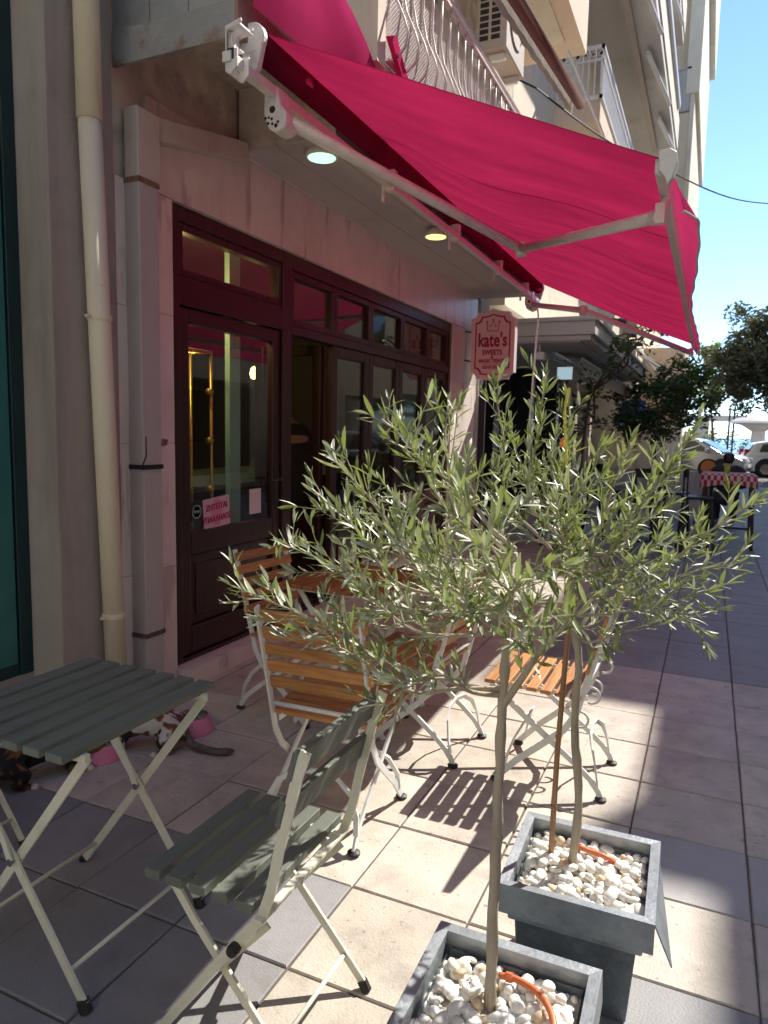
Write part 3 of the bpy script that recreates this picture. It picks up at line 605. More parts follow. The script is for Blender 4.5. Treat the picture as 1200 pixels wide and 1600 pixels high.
def wall_bracket(y):
    b = MB()
    prof = [(-2.012, 3.04), (-2.012, 3.225), (-1.93, 3.245), (-1.93, 3.23), (-2.0, 3.21), (-2.0, 3.13), (-1.95, 3.13), (-1.95, 3.055), (-1.985, 3.025)]
    for dy in (-.05, .035): b.prism(prof, lambda x, z: (x, y+dy, z), lambda x, z: (x, y+dy+.012, z))
    b.box((-2.0119, y-.05, 3.04), (-2.0, y+.047, 3.225)).box((-2.0, y-.049, 3.215), (-1.935, y+.046, 3.227))
    o = b.build('wall_bracket', 'awhite', AW, bevel=.003)
    r = MB(); r.bar([(-1.955+.045*math.cos(R(q)), y-.01, 3.175+.045*math.sin(R(q))) for q in range(95, 290, 15)], .008, .03, (0, 1, 0)); r.build('bracket_hook', 'awhite', o)
    MB().box((-2.0, y-.052, 3.085), (-1.965, y-.045, 3.13)).build('bar_plug', 'black', o)
wall_bracket(2.72)
def roller_end(y):
    b = MB(); b.lathe([(.064, -.022), (.07, -.012), (.07, .012), (.064, .022)], (RX+.0, y, RZ+.005), 20, 'y')
    b.prism([(RX-.055, RZ+.04), (RX+.06, RZ-.03), (RX+.035, RZ-.125), (RX-.025, RZ-.165), (RX-.045, RZ-.11)], lambda x, z: (x, y-.018, z), lambda x, z: (x, y+.018, z))
    b.build('roller_end', 'awhite', AW, bevel=.006)
roller_end(2.86); roller_end(8.76)
def arm(sh, el, tip, sgn):
    sh, el, tip = V(sh), V(el), V(tip)
    c = MB(); s0 = sh - V((.05, 0, -.03))
    c.prism([(-.05, .14), (.02, .14), (.04, .05), (.075, .01), (.07, -.06), (.02, -.075), (-.03, -.05), (-.055, .02)], lambda a, b: (sh.x+a-.03, sh.y-.055, sh.z+b), lambda a, b: (sh.x+a-.03, sh.y+.055, sh.z+b))
    sb = c.build('shoulder', 'awhite', AW, bevel=.012)
    h = MB()
    for a, b_, r in ((-.012, .03, .017), (-.05, -.005, .007), (-.035, -.03, .007), (-.012, -.035, .007), (-.032, -.004, .006), (-.015, -.012, .007), (.008, -.045, .010), (.02, -.03, .007)):
        h.lathe([(r, 0), (r*.9, -.0025)], (sh.x+a-.02, sh.y-.0555, sh.z+b_), 10, 'y')
    h.build('bolt_hole', 'slot', sb)
    d = (el-sh).normalized(); n = V((0, 0, 1))
    MB().tube([sh+d*.03, el-d*.03], .038, 14, side=n, ry=.75).build('upper_arm', 'awhite', AW, smooth=True)
    d2 = (tip-el).normalized()
    MB().tube([el+d2*.03, tip-d2*.05], .034, 14, side=n, ry=.75).build('forearm', 'awhite', AW, smooth=True)
    MB().tube([el+V((0, 0, .04)), el-V((0, 0, .045))], .036, 14).build('elbow', 'awhite', AW, smooth=False, bevel=.004)
    b = MB(); b.tube([tip-d2*.07, tip-d2*.0], .03, 10); b.box(tip+V((-.02, -.02, -.03)), tip+V((.02, .02, .05))).tube([tip+V((0, 0, .03)), tip+V((.03, .02*sgn, .09))], .014, 8)
    b.build('arm_end', 'awhite', AW, bevel=.004)
arm((-1.965, 3.07, 2.99), (-1.15, 4.52, 2.66), (-.245, 3.17, 2.40), 1)
arm((-1.965, 8.35, 2.99), (-1.15, 6.90, 2.66), (-.245, 8.30, 2.40), -1)
for y in (4.4, 5.7, 7.0, 8.1): MB().box((-2.03, y-.03, 3.06), (-1.965, y+.03, 3.19)).box((-2.06, y-.012, 3.0), (-2.04, y+.012, 3.19)).build('bar_bracket', 'awhite', AW, bevel=.003)
MB().tube([(-1.97, 8.55, 3.06), (-1.94, 8.55, 2.9), (-1.99, 8.52, 1.45)], .010, 8).build('crank_rod', 'signside', AW)

# magenta cover sheet above the roller
cv = MB(); pts = []
for i in range(9):
    a = i/8
    for j in range(7):
        b_ = j/6; top = V((-1.955, 2.80+.42*a, 3.95-.02*a)); bot = V((-1.965+.03*math.sin(b_*3), 2.80+1.35*a, 3.36+.20*a*a))
        p = top.lerp(bot, b_); p.x += .03*math.sin(PI*b_)+.012*math.sin(a*9); pts.append(p)
cv.add(pts, [(i*7+j, i*7+j+1, (i+1)*7+j+1, (i+1)*7+j) for i in range(8) for j in range(6)])
tag(cv.build('fabric_cover', 'redtarp', smooth=True), 'magenta fabric cover hanging over the front edge above the awning roller', 'fabric')

# ------------------------------------------------------------------ sign
SG = thing('shop_sign', "pink scalloped hanging sign reading kate's under a crown, beyond the dark windows", 'sign', (-2.395, 8.30, 2.53))
def sign_outline(w_, h_, r, bump):
    P_ = []; n = 6
    def arc(cx, cy, a0, a1):
        for k in range(n+1):
            a = a0+(a1-a0)*k/n; P_.append((cx+r*math.cos(a), cy+r*math.sin(a)))
    # convex little shoulders with concave corners
    for sx, sy, a0, a1 in ((1, 1, 1.5*PI, PI), (-1, 1, 2*PI, 1.5*PI), (-1, -1, .5*PI, 0), (1, -1, PI, .5*PI)):
        if (sx, sy) == (-1, 1): P_ += [(w_*.5, h_), (w_*.22, h_+bump*.35), (0, h_+bump), (-w_*.22, h_+bump*.35), (-w_*.5, h_)]
        if (sx, sy) == (1, -1): P_ += [(-w_*.5, -h_), (-w_*.22, -h_-bump*.35), (0, -h_-bump), (w_*.22, -h_-bump*.35), (w_*.5, -h_)]
        arc(sx*w_, sy*h_, a0, a1)
    return P_
def sgp(y): return lambda a, b: (-2.395+a, y, 2.53+b)
o_ = sign_outline(.262, .385, .075, .035)
MB().prism(o_, sgp(8.25), sgp(8.36)).build('sign_box', 'signside', SG)
MB().prism(o_, sgp(8.243), sgp(8.2495)).build('sign_face', 'signpink', SG)
i1 = sign_outline(.212, .335, .070, .028); i2 = sign_outline(.196, .319, .070, .028)
b = MB(); n = len(i1)
b.add([sgp(8.2405)(*p) for p in i1]+[sgp(8.2405)(*p) for p in i2], [(i, (i+1) % n, n+(i+1) % n, n+i) for i in range(n)]); b.build('border_line', 'signmag', SG)
cr = MB(); ck = [(-.062, .165), (-.075, .265), (-.03, .215), (0, .285), (.03, .215), (.075, .265), (.062, .165), (-.062, .165)]
cr.tube([sgp(8.241)(*p) for p in ck], .0045, 6)
for p in ck[1:6:2]: cr.lathe([(.011, -.002), (.011, .002)], sgp(8.241)(p[0], p[1]+.008), 10, 'y')
cr.build('crown', 'signmag', SG)
SF = M(((1, 0, 0, 0), (0, 0, -1, 0), (0, 1, 0, 0), (0, 0, 0, 1)))     # reading along +x, facing -y
def st(body, dz, size, sx, off, sp=1.): text('lettering', body, size, 'signmag', SG, M.Translation((-2.395, 8.2405, 2.53+dz)) @ SF, sx, off, sp)
st("kate's", .058, .215, .70, .006, 1.02); st('SWEETS', -.082, .082, .82, .003); st('&', -.135, .048, .9, .002); st('MAGIC TREATS', -.178, .056, .82, .002); st('23310 25275', -.252, .045, .95, .002)
b = MB()
for dz in (-.018, -.218): b.box((-2.495, 8.2405, 2.53+dz), (-2.295, 8.2425, 2.53+dz+.003))
b.build('rule_line', 'signmag', SG)
for dz in (.16, -.18): MB().tube([(-2.75, 8.29, 2.53+dz+.02), (-2.65, 8.29, 2.53+dz)], .010, 8).build('bracket', 'black', SG)

# ------------------------------------------------------------------ balcony railing, air conditioner, rolled blind
RL = thing('balcony_railing', 'bellied wrought iron balcony railing with mesh screen above the awning', 'railing', (-1.9, 6, 3.7))
b = MB()
for dz in (4.52, 4.585): b.box((-1.925, 4.09, dz), (-1.885, 8.3, dz+.022))
b.box((-1.92, 4.09, 3.70), (-1.89, 8.3, 3.72)); b.build('rail', 'iron', RL, bevel=.003)
pr = [(-1.905, 4.53), (-1.905, 4.36), (-1.91, 4.22), (-1.88, 4.08), (-1.82, 3.95), (-1.79, 3.86), (-1.81, 3.78), (-1.86, 3.735), (-1.905, 3.715)]
p0 = MB().tube([(x, 4.14, z) for x, z in pr], .0085, 6).build('baluster', 'iron', RL, smooth=True)
for i in range(1, 25):
    c = p0.copy(); COL.objects.link(c); c.location.y = i*.17
q = MB(); y0, y1, z0, z1, d = 4.08, 8.3, 3.72, 4.5, .028
n = int((y1-y0+z1-z0)/d)
for s_ in (1, -1):
    for i in range(n):
        o0 = i*d
        a = (y0+max(0, o0-(z1-z0)), min(z1-z0, o0)); b_ = (y0+min(o0, y1-y0), max(0, o0-(y1-y0)))
        za, zb = (z0+a[1], z0+b_[1]) if s_ > 0 else (z1-a[1], z1-b_[1])
        q.bar([(-1.955, a[0], za), (-1.955, b_[0], zb)], .0045, .002, (1, 0, 0))
q.build('mesh_screen', 'iron', RL, kind='stuff')
tag(MB().prism([(4.02, 3.80), (4.10, 3.84), (4.45, 3.56), (4.40, 3.50)], lambda a, b: (-1.88, a, b), lambda a, b: (-1.85, a, b)).build('folded_cloth', 'redtarp'), 'red cloth tucked under the near foot of the balcony railing', 'cloth')
ACN = thing('air_conditioner', 'aged beige air conditioner unit hung high on the wall beyond the railing', 'air conditioner', (-2.15, 7.4, 5.2))
MB().box((-2.32, 7.02, 5.17), (-2.02, 7.72, 5.86)).build('casing', 'acbeige', ACN, bevel=.012)
g = MB()
for c in range(2):
    for r in range(9): g.box((-2.285+c*.115, 7.014, 5.26+r*.06), (-2.20+c*.115, 7.021, 5.30+r*.06))
g.build('vent', 'slot', ACN)
MB().lathe([(.24, -.01), (.25, .012), (.22, .012), (.215, 0), (.05, .0), (.04, .02), (.002, .02)], (-2.018, 7.36, 5.55), 28, 'x').build('fan_grille', 'acbeige', ACN)
MB().box((-2.75, 7.1, 5.10), (-2.05, 7.14, 5.165)).build('bracket', 'white', ACN); MB().box((-2.75, 7.6, 5.10), (-2.05, 7.64, 5.165)).build('bracket', 'white', ACN)
RB = thing('rolled_blind', 'rolled brown awning with a scalloped white edge below the upper balcony', 'awning', (-1.68, 7.6, 5.3))
MB().tube([(-1.70, 5.6, 4.99), (-1.70, 9.2, 5.47)], .058, 12).build('fabric_roll', 'brownfab', RB, smooth=True)
e = MB(); pts = []
for i in range(61):
    y = 5.6+3.6*i/60; z = 4.99+.48*i/60; pts += [(-1.775, y, z+.01), (-1.80, y, z-.09-.025*abs(math.sin(i*.55)))]
e.add(pts, [(2*i, 2*i+1, 2*i+3, 2*i+2) for i in range(60)]); e.build('scalloped_edge', 'wfab', RB)
p_, q_ = PY(888, 80, 9.0), PY(943, 212, 9.6)
MB().tube([p_, q_], .016, 8).build('support_rod', 'white', RB)

# ------------------------------------------------------------------ neighbouring building further up the street
N2 = thing('apartment_building', 'cream apartment block with stacked balconies beyond the sweet shop', 'building', (-2.75, 16, 0))
MB().box((-12, 10.002, 3.3), (-2.75, 24, 19)).box((-12, 8.91, 2.9), (-3.7, 24, 3.3)).build('wall', 'cream', N2)
MB().box((-12, 8.91, -.05), (-3.72, 24, 2.9)).build('shop_back', 'dark_front', N2)
MB().box((-12, 8.905, -.05), (-2.752, 9.28, 4.2)).build('pier', 'duct', N2, bevel=.01)
MB().box((-2.77, 8.95, -.02), (-2.745, 9.2, 2.8)).build('roller_shutter', 'slot', N2)
for y in (11.6, 14.2, 16.8, 19.4, 22): MB().box((-3.72, y, -.05), (-3.3, y+.35, 3.0)).build('column', 'acbeige' if y > 18 else 'dark_front', N2, bevel=.01)  # nearer columns darkened, shade of the recess put into their colour
for y0, y1 in ((9.3, 11.58), (11.97, 14.18), (14.57, 16.78), (17.2, 19.38)):
    w_ = MB().box((-3.66, y0, .1), (-3.60, y0+.06, 2.8)).box((-3.66, y1-.06, .1), (-3.60, y1, 2.8)).box((-3.659, y0+.06, 2.2), (-3.601, y1-.06, 2.28)).build('shop_window', 'black', N2)
    MB().box((-3.64, y0+.06, .1), (-3.63, y1-.06, 2.8)).build('pane', 'dglass', w_)
# cornice canopy
cn = MB(); cn.box((-3.7, 10.0, 2.86), (-1.50, 18.2, 3.04)).box((-3.69, 10.05, 2.79), (-1.56, 18.1, 2.86)).box((-3.7, 9.97, 3.04), (-1.46, 18.25, 3.10)); cn.build('canopy_slab', 'soffit', N2, bevel=.008)
MB().box((-3.68, 10.1, 2.775), (-1.7, 18.0, 2.789)).build('soffit_panel', 'soffit', N2)
# white-railed balcony
MB().box((-2.75, 12.6, 6.62), (-2.0, 17.6, 6.92)).build('balcony', 'peach', N2)
bb = MB(); bb.box((-2.745, 12.62, 7.76), (-1.98, 12.66, 7.82)).box((-2.03, 12.62, 7.76), (-1.98, 17.6, 7.82)).box((-2.745, 12.62, 7.0), (-1.98, 12.66, 7.05)).box((-2.03, 12.62, 7.0), (-1.98, 17.6, 7.05)).box((-2.745, 12.625, 7.58), (-1.985, 12.655, 7.61)).box((-2.025, 12.62, 7.58), (-1.985, 17.6, 7.61))
bb.build('balcony_rail', 'white', N2)
bl = MB()
for i in range(8): bl.cbox((-2.72+i*.1, 12.64, 7.40), (.025, .02, .72))
for i in range(45): bl.cbox((-2.005, 12.75+i*.108, 7.40), (.02, .03, .72))
bl.build('balcony_bars', 'white', N2)
for i in range(6): MB().lathe([(.035, -.01), (.035, .01), (.022, .01), (.022, -.01)], (-2.64+i*.12, 12.64, 7.685), 10, 'y').build('rail_ring', 'white', N2)
# stacked balconies with parapets and blinds
for z, x1, y0, y1 in ((9.3, -1.42, 11.6, 22.5), (12.3, -1.42, 11.0, 22.5), (15.3, -1.42, 11.0, 22.5), (6.62, -1.60, 18.2, 23.5)):
    MB().box((-2.748, y0, z), (x1, y1, z+.22)).build('balcony', 'soffit', N2)
    MB().box((x1-.10, y0+.002, z+.222), (x1+.03, y1, z+1.02)).box((-2.747, y0+.001, z+.222), (x1-.10, y0+.10, z+1.02)).build('parapet', 'cream' if z < 12 else 'peach', N2, bevel=.01)
    MB().box((x1-.02, y0+.3, z+.9), (x1+.10, y1-1, z+1.10)).build('blind_box', 'white', N2, bevel=.02)
    for k_ in range(3):
        yy = y0+1.2+k_*3.2
        MB().tube([(x1-.25, yy, z-.14), (x1+.05, yy+2.4, z-.20)], .05, 8).build('folded_blind_arm', 'white', N2)
    MB().box((x1-.55, y0+.5, z-.11), (x1-.42, y1-1, z-.003)).build('ceiling_beam', 'acbeige', N2)
# far block with boxed-in balconies, facing the camera
N3 = thing('tall_building', 'tall beige block with a boxed grey balcony against the sky', 'building', (-2.2, 25, 0))
MB().box((-12, 24.4, -.05), (-2.35, 36, 22)).build('wall', 'beige', N3)
MB().box((-2.349, 25.0, 8.85), (-1.28, 34, 11.50)).build('bay', 'beige', N3)
MB().box((-1.279, 24.95, 8.7), (-1.14, 34, 12.2)).build('bay_edge', 'cream', N3, bevel=.02)
MB().box((-2.3, 24.93, 11.52), (-1.285, 34, 12.72)).box((-2.34, 24.9, 12.72), (-1.27, 34, 12.80)).build('grey_balcony', 'duct', N3, bevel=.01)
MB().box((-2.349, 25.2, 12.82), (-1.42, 34, 22)).build('bay', 'beige', N3)
MB().box((-1.419, 24.9, 12.0), (-1.02, 34, 22)).build('bay_edge', 'cream', N3, bevel=.02)
MB().box((-1.018, 24.9, 16.2), (-.82, 34, 22)).build('bay_edge', 'cream', N3, bevel=.02)
MB().box((-2.62, 23.9, 5.0), (-2.36, 24.38, 22)).build('corner_pipe_chase', 'duct', N3)
for y, z in ((25.17, 13.8), (25.17, 17.2)): MB().box((-2.25, y-.02, z), (-2.1, y+.04, z+1.3)).build('window', 'dglass', N3)
MB().tube([(-1.62, 24.97, 9.2), (-1.66, 24.95, 10.3), (-1.75, 24.97, 11.2)], .04, 6).build('stain_strip', 'acbeige', N3)

# canopy spotlights
for i, (u, v, y) in enumerate(((953, 502, 10.6), (976, 527, 12.2), (992, 540, 13.4))):
    lab = ['nearest of the small lit spotlights on the edge of the cornice canopy', 'middle lit spotlight on the edge of the cornice canopy', 'farthest lit spotlight on the edge of the cornice canopy'][i]
    t = thing('spotlight', lab, 'spotlight', (-1.42, y, 3.12), 0, 'spotlights on the canopy edge')
    MB().tube([(-1.50, y, 3.09), (-1.35, y, 3.14), (-1.26, y, 3.12)], .012, 6).build('arm', 'black', t)
    MB().lathe([(.03, .07), (.065, .05), (.075, 0), (.07, -.01)], (-1.25, y, 3.07), 14).build('housing', 'black', t)
    MB().lathe([(.066, -.011), (.06, -.016), (.002, -.018)], (-1.25, y, 3.07), 14).build('lens', 'spotl', t)
def sheet_awning(lab, m, xa, za, xb, zb, y0, y1, drop, stripes=None):
    t = thing('awning', lab, 'awning', ((xa+xb)/2, (y0+y1)/2, zb))
    a = MB(); n = 14
    for i in range(n):
        p, q = y0+(y1-y0)*i/n, y0+(y1-y0)*(i+1)/n; mi = (i % 2) if stripes else 0
        a.add([(xa, p, za), (xa, q, za), (xb, q, zb), (xb, p, zb)], [(0, 1, 2, 3)], mi)
        a.add([(xb, p, zb), (xb, q, zb), (xb+.02, q, zb-drop), (xb+.02, p, zb-drop)], [(0, 1, 2, 3)], mi)
    a.build('canopy', [m, stripes] if stripes else m, t)
    MB().tube([(xa, y0, za+.03), (xa, y1, za+.03)], .06, 10).build('roller', 'white', t)
    MB().tube([(xb, y0-.02, zb), (xb, y1+.02, zb)], .022, 8).build('front_bar', 'white', t)
    for y in (y0+.1, y1-.1): MB().tube([(xa, y, za-.1), ((xa+xb)/2, (y+y0+y1)/3 if y > (y0+y1)/2 else y+.6, (za+zb)/2-.1), (xb, y, zb)], .02, 6).build('arm', 'white', t)
    return t
sheet_awning('white retractable awning with drooping valance under the cornice canopy', 'wfab', -2.3, 2.78, -1.86, 2.66, 11.3, 17.8, .26)
sheet_awning('brown and white striped awning far up the street by the trees', 'wfab', -1.9, 3.75, -.62, 2.95, 20, 27, .25, 'brownfab')
CV = thing('wall_camera', 'small white security camera at the near end of the cornice canopy', 'camera', (-2.2, 10.3, 2.6))
MB().tube([(-2.3, 10.3, 2.78), (-2.3, 10.3, 2.64), (-2.25, 10.25, 2.60)], .02, 8).build('mount', 'white', CV); MB().box((-2.33, 10.15, 2.55), (-2.2, 10.33, 2.66)).build('body', 'white', CV, bevel=.015)
t = thing('glowing_screen', 'small lit screen glowing in the dark shopfront under the canopy', 'screen', (-3.0, 12.2, 2.3)); p = PY(882, 583, 12.2)
MB().box((p.x-.12, 12.2, p.z-.10), (p.x+.12, 12.26, p.z+.10)).build('panel', 'screen', t); MB().tube([(p.x, 12.23, p.z+.1), (p.x, 12.23, 2.86)], .01, 6).build('hanger', 'black', t)
p = PY(994, 640, 20); t = thing('blue_board', 'dark blue board hanging beyond the cornice canopy', 'board', p)
MB().box((p.x-.38, 20, p.z-.22), (p.x+.22, 20.06, p.z+.24)).build('board', 'blue', t); MB().box((p.x+.23, 20, p.z-.26), (p.x+.28, 20.05, p.z+.26)).build('frame', 'cream', t)
MB().tube([(p.x-.05, 20.03, p.z+.24), (p.x-.05, 20.03, 4)], .012, 6).build('hanger', 'black', t)
# low far shops
LS = thing('low_shop_building', 'low pale shop building beyond the street trees', 'building', (-2, 29, 0))
MB().box((-9, 27.2, -.05), (-1.0, 31, 4.6)).build('wall', 'peach', LS); MB().box((-9, 27, 3.2), (-.7, 31, 3.5)).build('canopy', 'cream', LS)
MB().box((-2.4, 27.15, 0), (-1.3, 27.195, 2.1)).build('door', 'paper', LS); MB().box((-1.32, 26.2, 0), (-1.0, 26.3, 2.0)).build('screen_panel', 'signside', LS)

# building across the street (only its shade and reflection reach the picture)
OB = thing('opposite_building', 'plain building across the street whose roofline shades the paving', 'building', (6, 12, 0))
MB().box((5.0, -9, -.05), (12, 13.46, 10.65)).build('wall', 'brick', OB)
MB().box((5.003, 13.461, -.05), (12, 16.77, 11.30)).build('wall', 'brick', OB)
MB().box((5.0, 13.47, 10.65), (12, 13.66, 11.70)).build('stair_parapet', 'brick', OB)
MB().box((5.001, 16.771, -.05), (12, 24, 13.48)).build('wall', 'cream', OB)
MB().box((5.002, 24.001, -.05), (12, 34, 17.5)).build('wall', 'brick', OB)
for y in range(-8, 30, 3):
    for z in (4.2, 7.2, 10.1):
        if y == 13 or y == 16 and False: continue
        f_ = MB().box((4.97, y, z), (5.0, y+.07, z+1.5)).box((4.97, y+1.13, z), (5.0, y+1.2, z+1.5)).box((4.971, y+.07, z), (5.0, y+1.13, z+.07)).box((4.971, y+.07, z+1.43), (5.0, y+1.13, z+1.5)).build('window', 'white', OB)
        MB().box((4.985, y+.07, z+.07), (4.995, y+1.13, z+1.43)).build('pane', 'dglass', f_)
for y in range(-8, 29, 4):
    f_ = MB().box((4.96, y, 0), (4.999, y+3.2, 2.9)).build('shop_window', 'cream' if y % 8 else 'dark_front', OB)
    MB().box((4.94, y+.2, .4), (4.958, y+3.0, 2.6)).build('pane', 'dglass', f_)
# added unseen building behind the camera (it only sends sunlight back into the shade)
EB = thing('bounce_building', 'added unseen cream building behind the viewpoint, bouncing sunlight into the shade', 'building', (0, -12, 0))
MB().box((-14, -18, -.05), (12, -11.5, 13)).build('wall', 'cream', EB)
for x in range(-12, 11, 3):
    for z in (1.0, 4.2, 7.2, 10.1):
        f_ = MB().box((x, -11.499, z), (x+.07, -11.46, z+1.5)).box((x+1.13, -11.499, z), (x+1.2, -11.46, z+1.5)).box((x+.07, -11.499, z+1.43), (x+1.13, -11.461, z+1.5)).box((x+.07, -11.499, z), (x+1.13, -11.461, z+.07)).build('window', 'white', EB)
        MB().box((x+.07, -11.49, z+.07), (x+1.13, -11.48, z+1.43)).build('pane', 'dglass', f_)
# cables
c0 = PX(838, 138, -1.95); c1 = PY(1055, 272, 11.5); c2 = PY(1200, 318, 16.5); c3 = c2+(c2-c1)*1.0
cp = []
for i in range(31):
    s_ = i/30*3; k_ = min(int(s_), 2); f_ = s_-k_; cp.append([c0, c1, c2, c3][k_].lerp([c0, c1, c2, c3][k_+1], f_)-V((0, 0, .10*math.sin(PI*f_))))
tag(MB().tube([c0+V((-.75, 0, .1)), c0+V((-.3, .05, .2))]+cp, .011, 6).build('overhead_cable', 'cable'), 'black cable strung across the street against the sky', 'cable')

# ------------------------------------------------------------------ teak and white steel folding chairs (front = local +x)
def wood_chair(label, loc, rz, group):
    t = thing('folding_chair', label, 'chair', loc, rz, group); local(t)
    for s in (-1, 1):
        y = .205*s
        MB().bar([(-.245, y, .875), (-.20, y, .72), (-.139, y, .49), (-.105, y, .36), (-.06, y, .285), (.05, y, .185), (.13, y, .115), (.185, y, .055), (.222, y, .012)], .027, .009, (0, 1, 0)).build('back_stile', 'chairwhite', t, smooth=False)
        y2 = .186*s
        MB().bar([(.265, y2, .43), (.187, y2, .365), (0, y2, .222), (-.11, y2, .14), (-.175, y2, .085), (-.21, y2, .04), (-.222, y2, .012)], .024, .009, (0, 1, 0)).build('front_leg', 'chairwhite', t)
        MB().bar([(.26, .165*s, .432), (-.145, .165*s, .425)], .022, .006, (0, 1, 0)).build('seat_rail', 'chairwhite', t)
        for (x, z) in LOOPS:
            c = [(x+.034*math.cos(a)+.006, .209*s, z+.034*math.sin(a)) for a in [R(q) for q in range(80, 291, 21)]]
            MB().tube(c, .0055, 6).build('hinge_loop', 'chairwhite', t, smooth=True)
        MB().lathe([(.009, -.003), (.009, .003)], (.0, .197*s, .225), 8, 'y').build('pivot_bolt', 'steel', t)
        for x, yy in ((.222, y), (-.222, y2)):
            MB().lathe([(.019, 0), (.024, .004), (.024, .012), (.013, .018)], (x, yy, 0), 12).build('foot_cap', 'rubber', t)
    for x, y in ((-.195, .186), (.175, .205)):
        sg = 1 if x > 0 else -1
        c = [(x+.012*sg, -y, .065), (x, -y+.004, .13), (x-.02*sg, -y+.035, .195), (x-.04*sg, -y+.10, .235), (x-.045*sg, 0, .247), (x-.04*sg, y-.10, .235), (x-.02*sg, y-.035, .195), (x, y-.004, .13), (x+.012*sg, y, .065)]
        MB().bar(c, .020, .009, (1, 0, .3)).build('arched_stretcher', 'chairwhite', t)
    MB().tube([(-.137, -.205, .475), (-.137, .205, .475)], .0085, 8).build('crossbar', 'chairwhite', t, smooth=True)
    MB().tube([(.20, -.165, .40), (.20, .165, .40)], .006, 8).build('crossbar', 'chairwhite', t, smooth=True)
    sl = None
    for i in range(7):
        if sl is None:
            sl = MB().box((-.0225, -.225, -.0085), (.0225, .225, .0085)).build('seat_slat', 'teak', t, bevel=.0025); o = sl
        else: o = sl.copy(); COL.objects.link(o)
        o.location = (.262-.0605*i, 0, .449-.002*i)
    bs = None
    for i in range(5):
        if bs is None: bs = MB().box((-.007, -.225, -.0235), (.007, .225, .0235)).build('back_slat', 'teak', t, bevel=.0025); o = bs
        else: o = bs.copy(); COL.objects.link(o)
        z = .838-.068*i; x = -.139-(z-.49)*.275+.012
        o.location = (x, 0, z); o.rotation_euler = (0, R(-15), 0)
    return t
GC = 'teak and white steel folding chairs round the wooden table'
LOOPS = ()
wc = wood_chair('teak slatted chair in the shade nearest the shop door', (-1.985, 3.235, 0), R(-5), GC)
dup(wc, (-1.262, 2.36, 0), PI/2+R(3), 'teak slatted chair in the middle with its back to the camera, behind the green chair')
dup(wc, (-1.175, 3.15, 0), PI-R(4), 'teak slatted chair half hidden behind the olive foliage, right of the wooden table')
LOOPS = ((-.170, .455), (-.130, .345))
wood_chair('teak slatted chair standing alone in the sun behind the square planter, edge on', (-.537, 3.13, 0), PI, GC)

# wooden table inside
t = thing('wooden_table', 'slatted brown wooden table in the shade between the teak chairs', 'table', (-1.60, 3.30, 0), R(-2)); local(t)
for i in range(9): MB().box((-.315+.0705*i, -.33, .725), (-.315+.0705*i+.063, .33, .745)).build('table_slat', 'teaktable', t, bevel=.002)
for y in (-.26, .26):
    MB().bar([(-.29, y, .715), (.29, y, .715)], .025, .02, (0, 1, 0)).build('table_rail', 'chairwhite', t)
    for s in (-1, 1): MB().bar([(.25*s, y*(1+.06*s), .71), (-.25*s, y*(1+.06*s), .01)], .026, .009, (0, 1, 0)).build('leg', 'chairwhite', t)

# ------------------------------------------------------------------ green slatted bistro table and chairs
def strip(name, c, d, m, t, T=None, bev=.002):
    return MB().cbox((0, 0, 0), d).build(name, m, t, bevel=bev)
t = thing('bistro_table', 'grey green slatted folding table on pale metal legs in the left foreground', 'table', (-1.625, 1.455, 0)); local(t)
sl = None
for i in range(7):
    if sl is None: sl = MB().cbox((0, 0, 0), (.057, .58, .022)).build('table_slat', 'green', t, bevel=.0025); o = sl
    else: o = sl.copy(); COL.objects.link(o)
    o.location = (.232-.078*i, 0, .712)
for y in (-.225, .232):
    MB().bar([(.275, y, .694), (-.29, y, .694)], .020, .016, (0, 1, 0)).build('table_rail', 'olivemetal', t)
    MB().bar([(.262, y+.012, .69), (0, y+.012, .35), (-.255, y+.012, .02), (-.272, y+.012, .004)], .026, .008, (0, 1, 0)).build('leg', 'olivemetal', t)
    MB().bar([(-.262, y-.004, .69), (0, y-.004, .35), (.232, y-.004, .035), (.247, y-.004, .02)], .026, .008, (0, 1, 0)).build('leg', 'olivemetal', t)
    MB().bar([(-.19, y-.016, .69), (-.02, y-.016, .40), (0, y-.016, .35)], .020, .006, (0, 1, 0)).build('brace', 'olivemetal', t)
    MB().lathe([(.011, -.02), (.011, .02)], (0, y, .35), 8, 'y').build('pivot_bolt', 'steel', t)
    MB().tube([(.238, y-.004, .03), (.252, y-.004, .0)], .017, 8).build('foot_cap', 'rubber', t)
    MB().tube([(-.265, y+.012, .012), (-.276, y+.012, .0)], .015, 8).build('foot_cap', 'rubber', t)
MB().tube([(.19, -.229, .092), (.19, .228, .092)], .007, 8).build('crossbar', 'olivemetal', t, smooth=True)
MB().tube([(-.21, -.213, .082), (-.21, .244, .082)], .007, 8).build('crossbar', 'olivemetal', t, smooth=True)
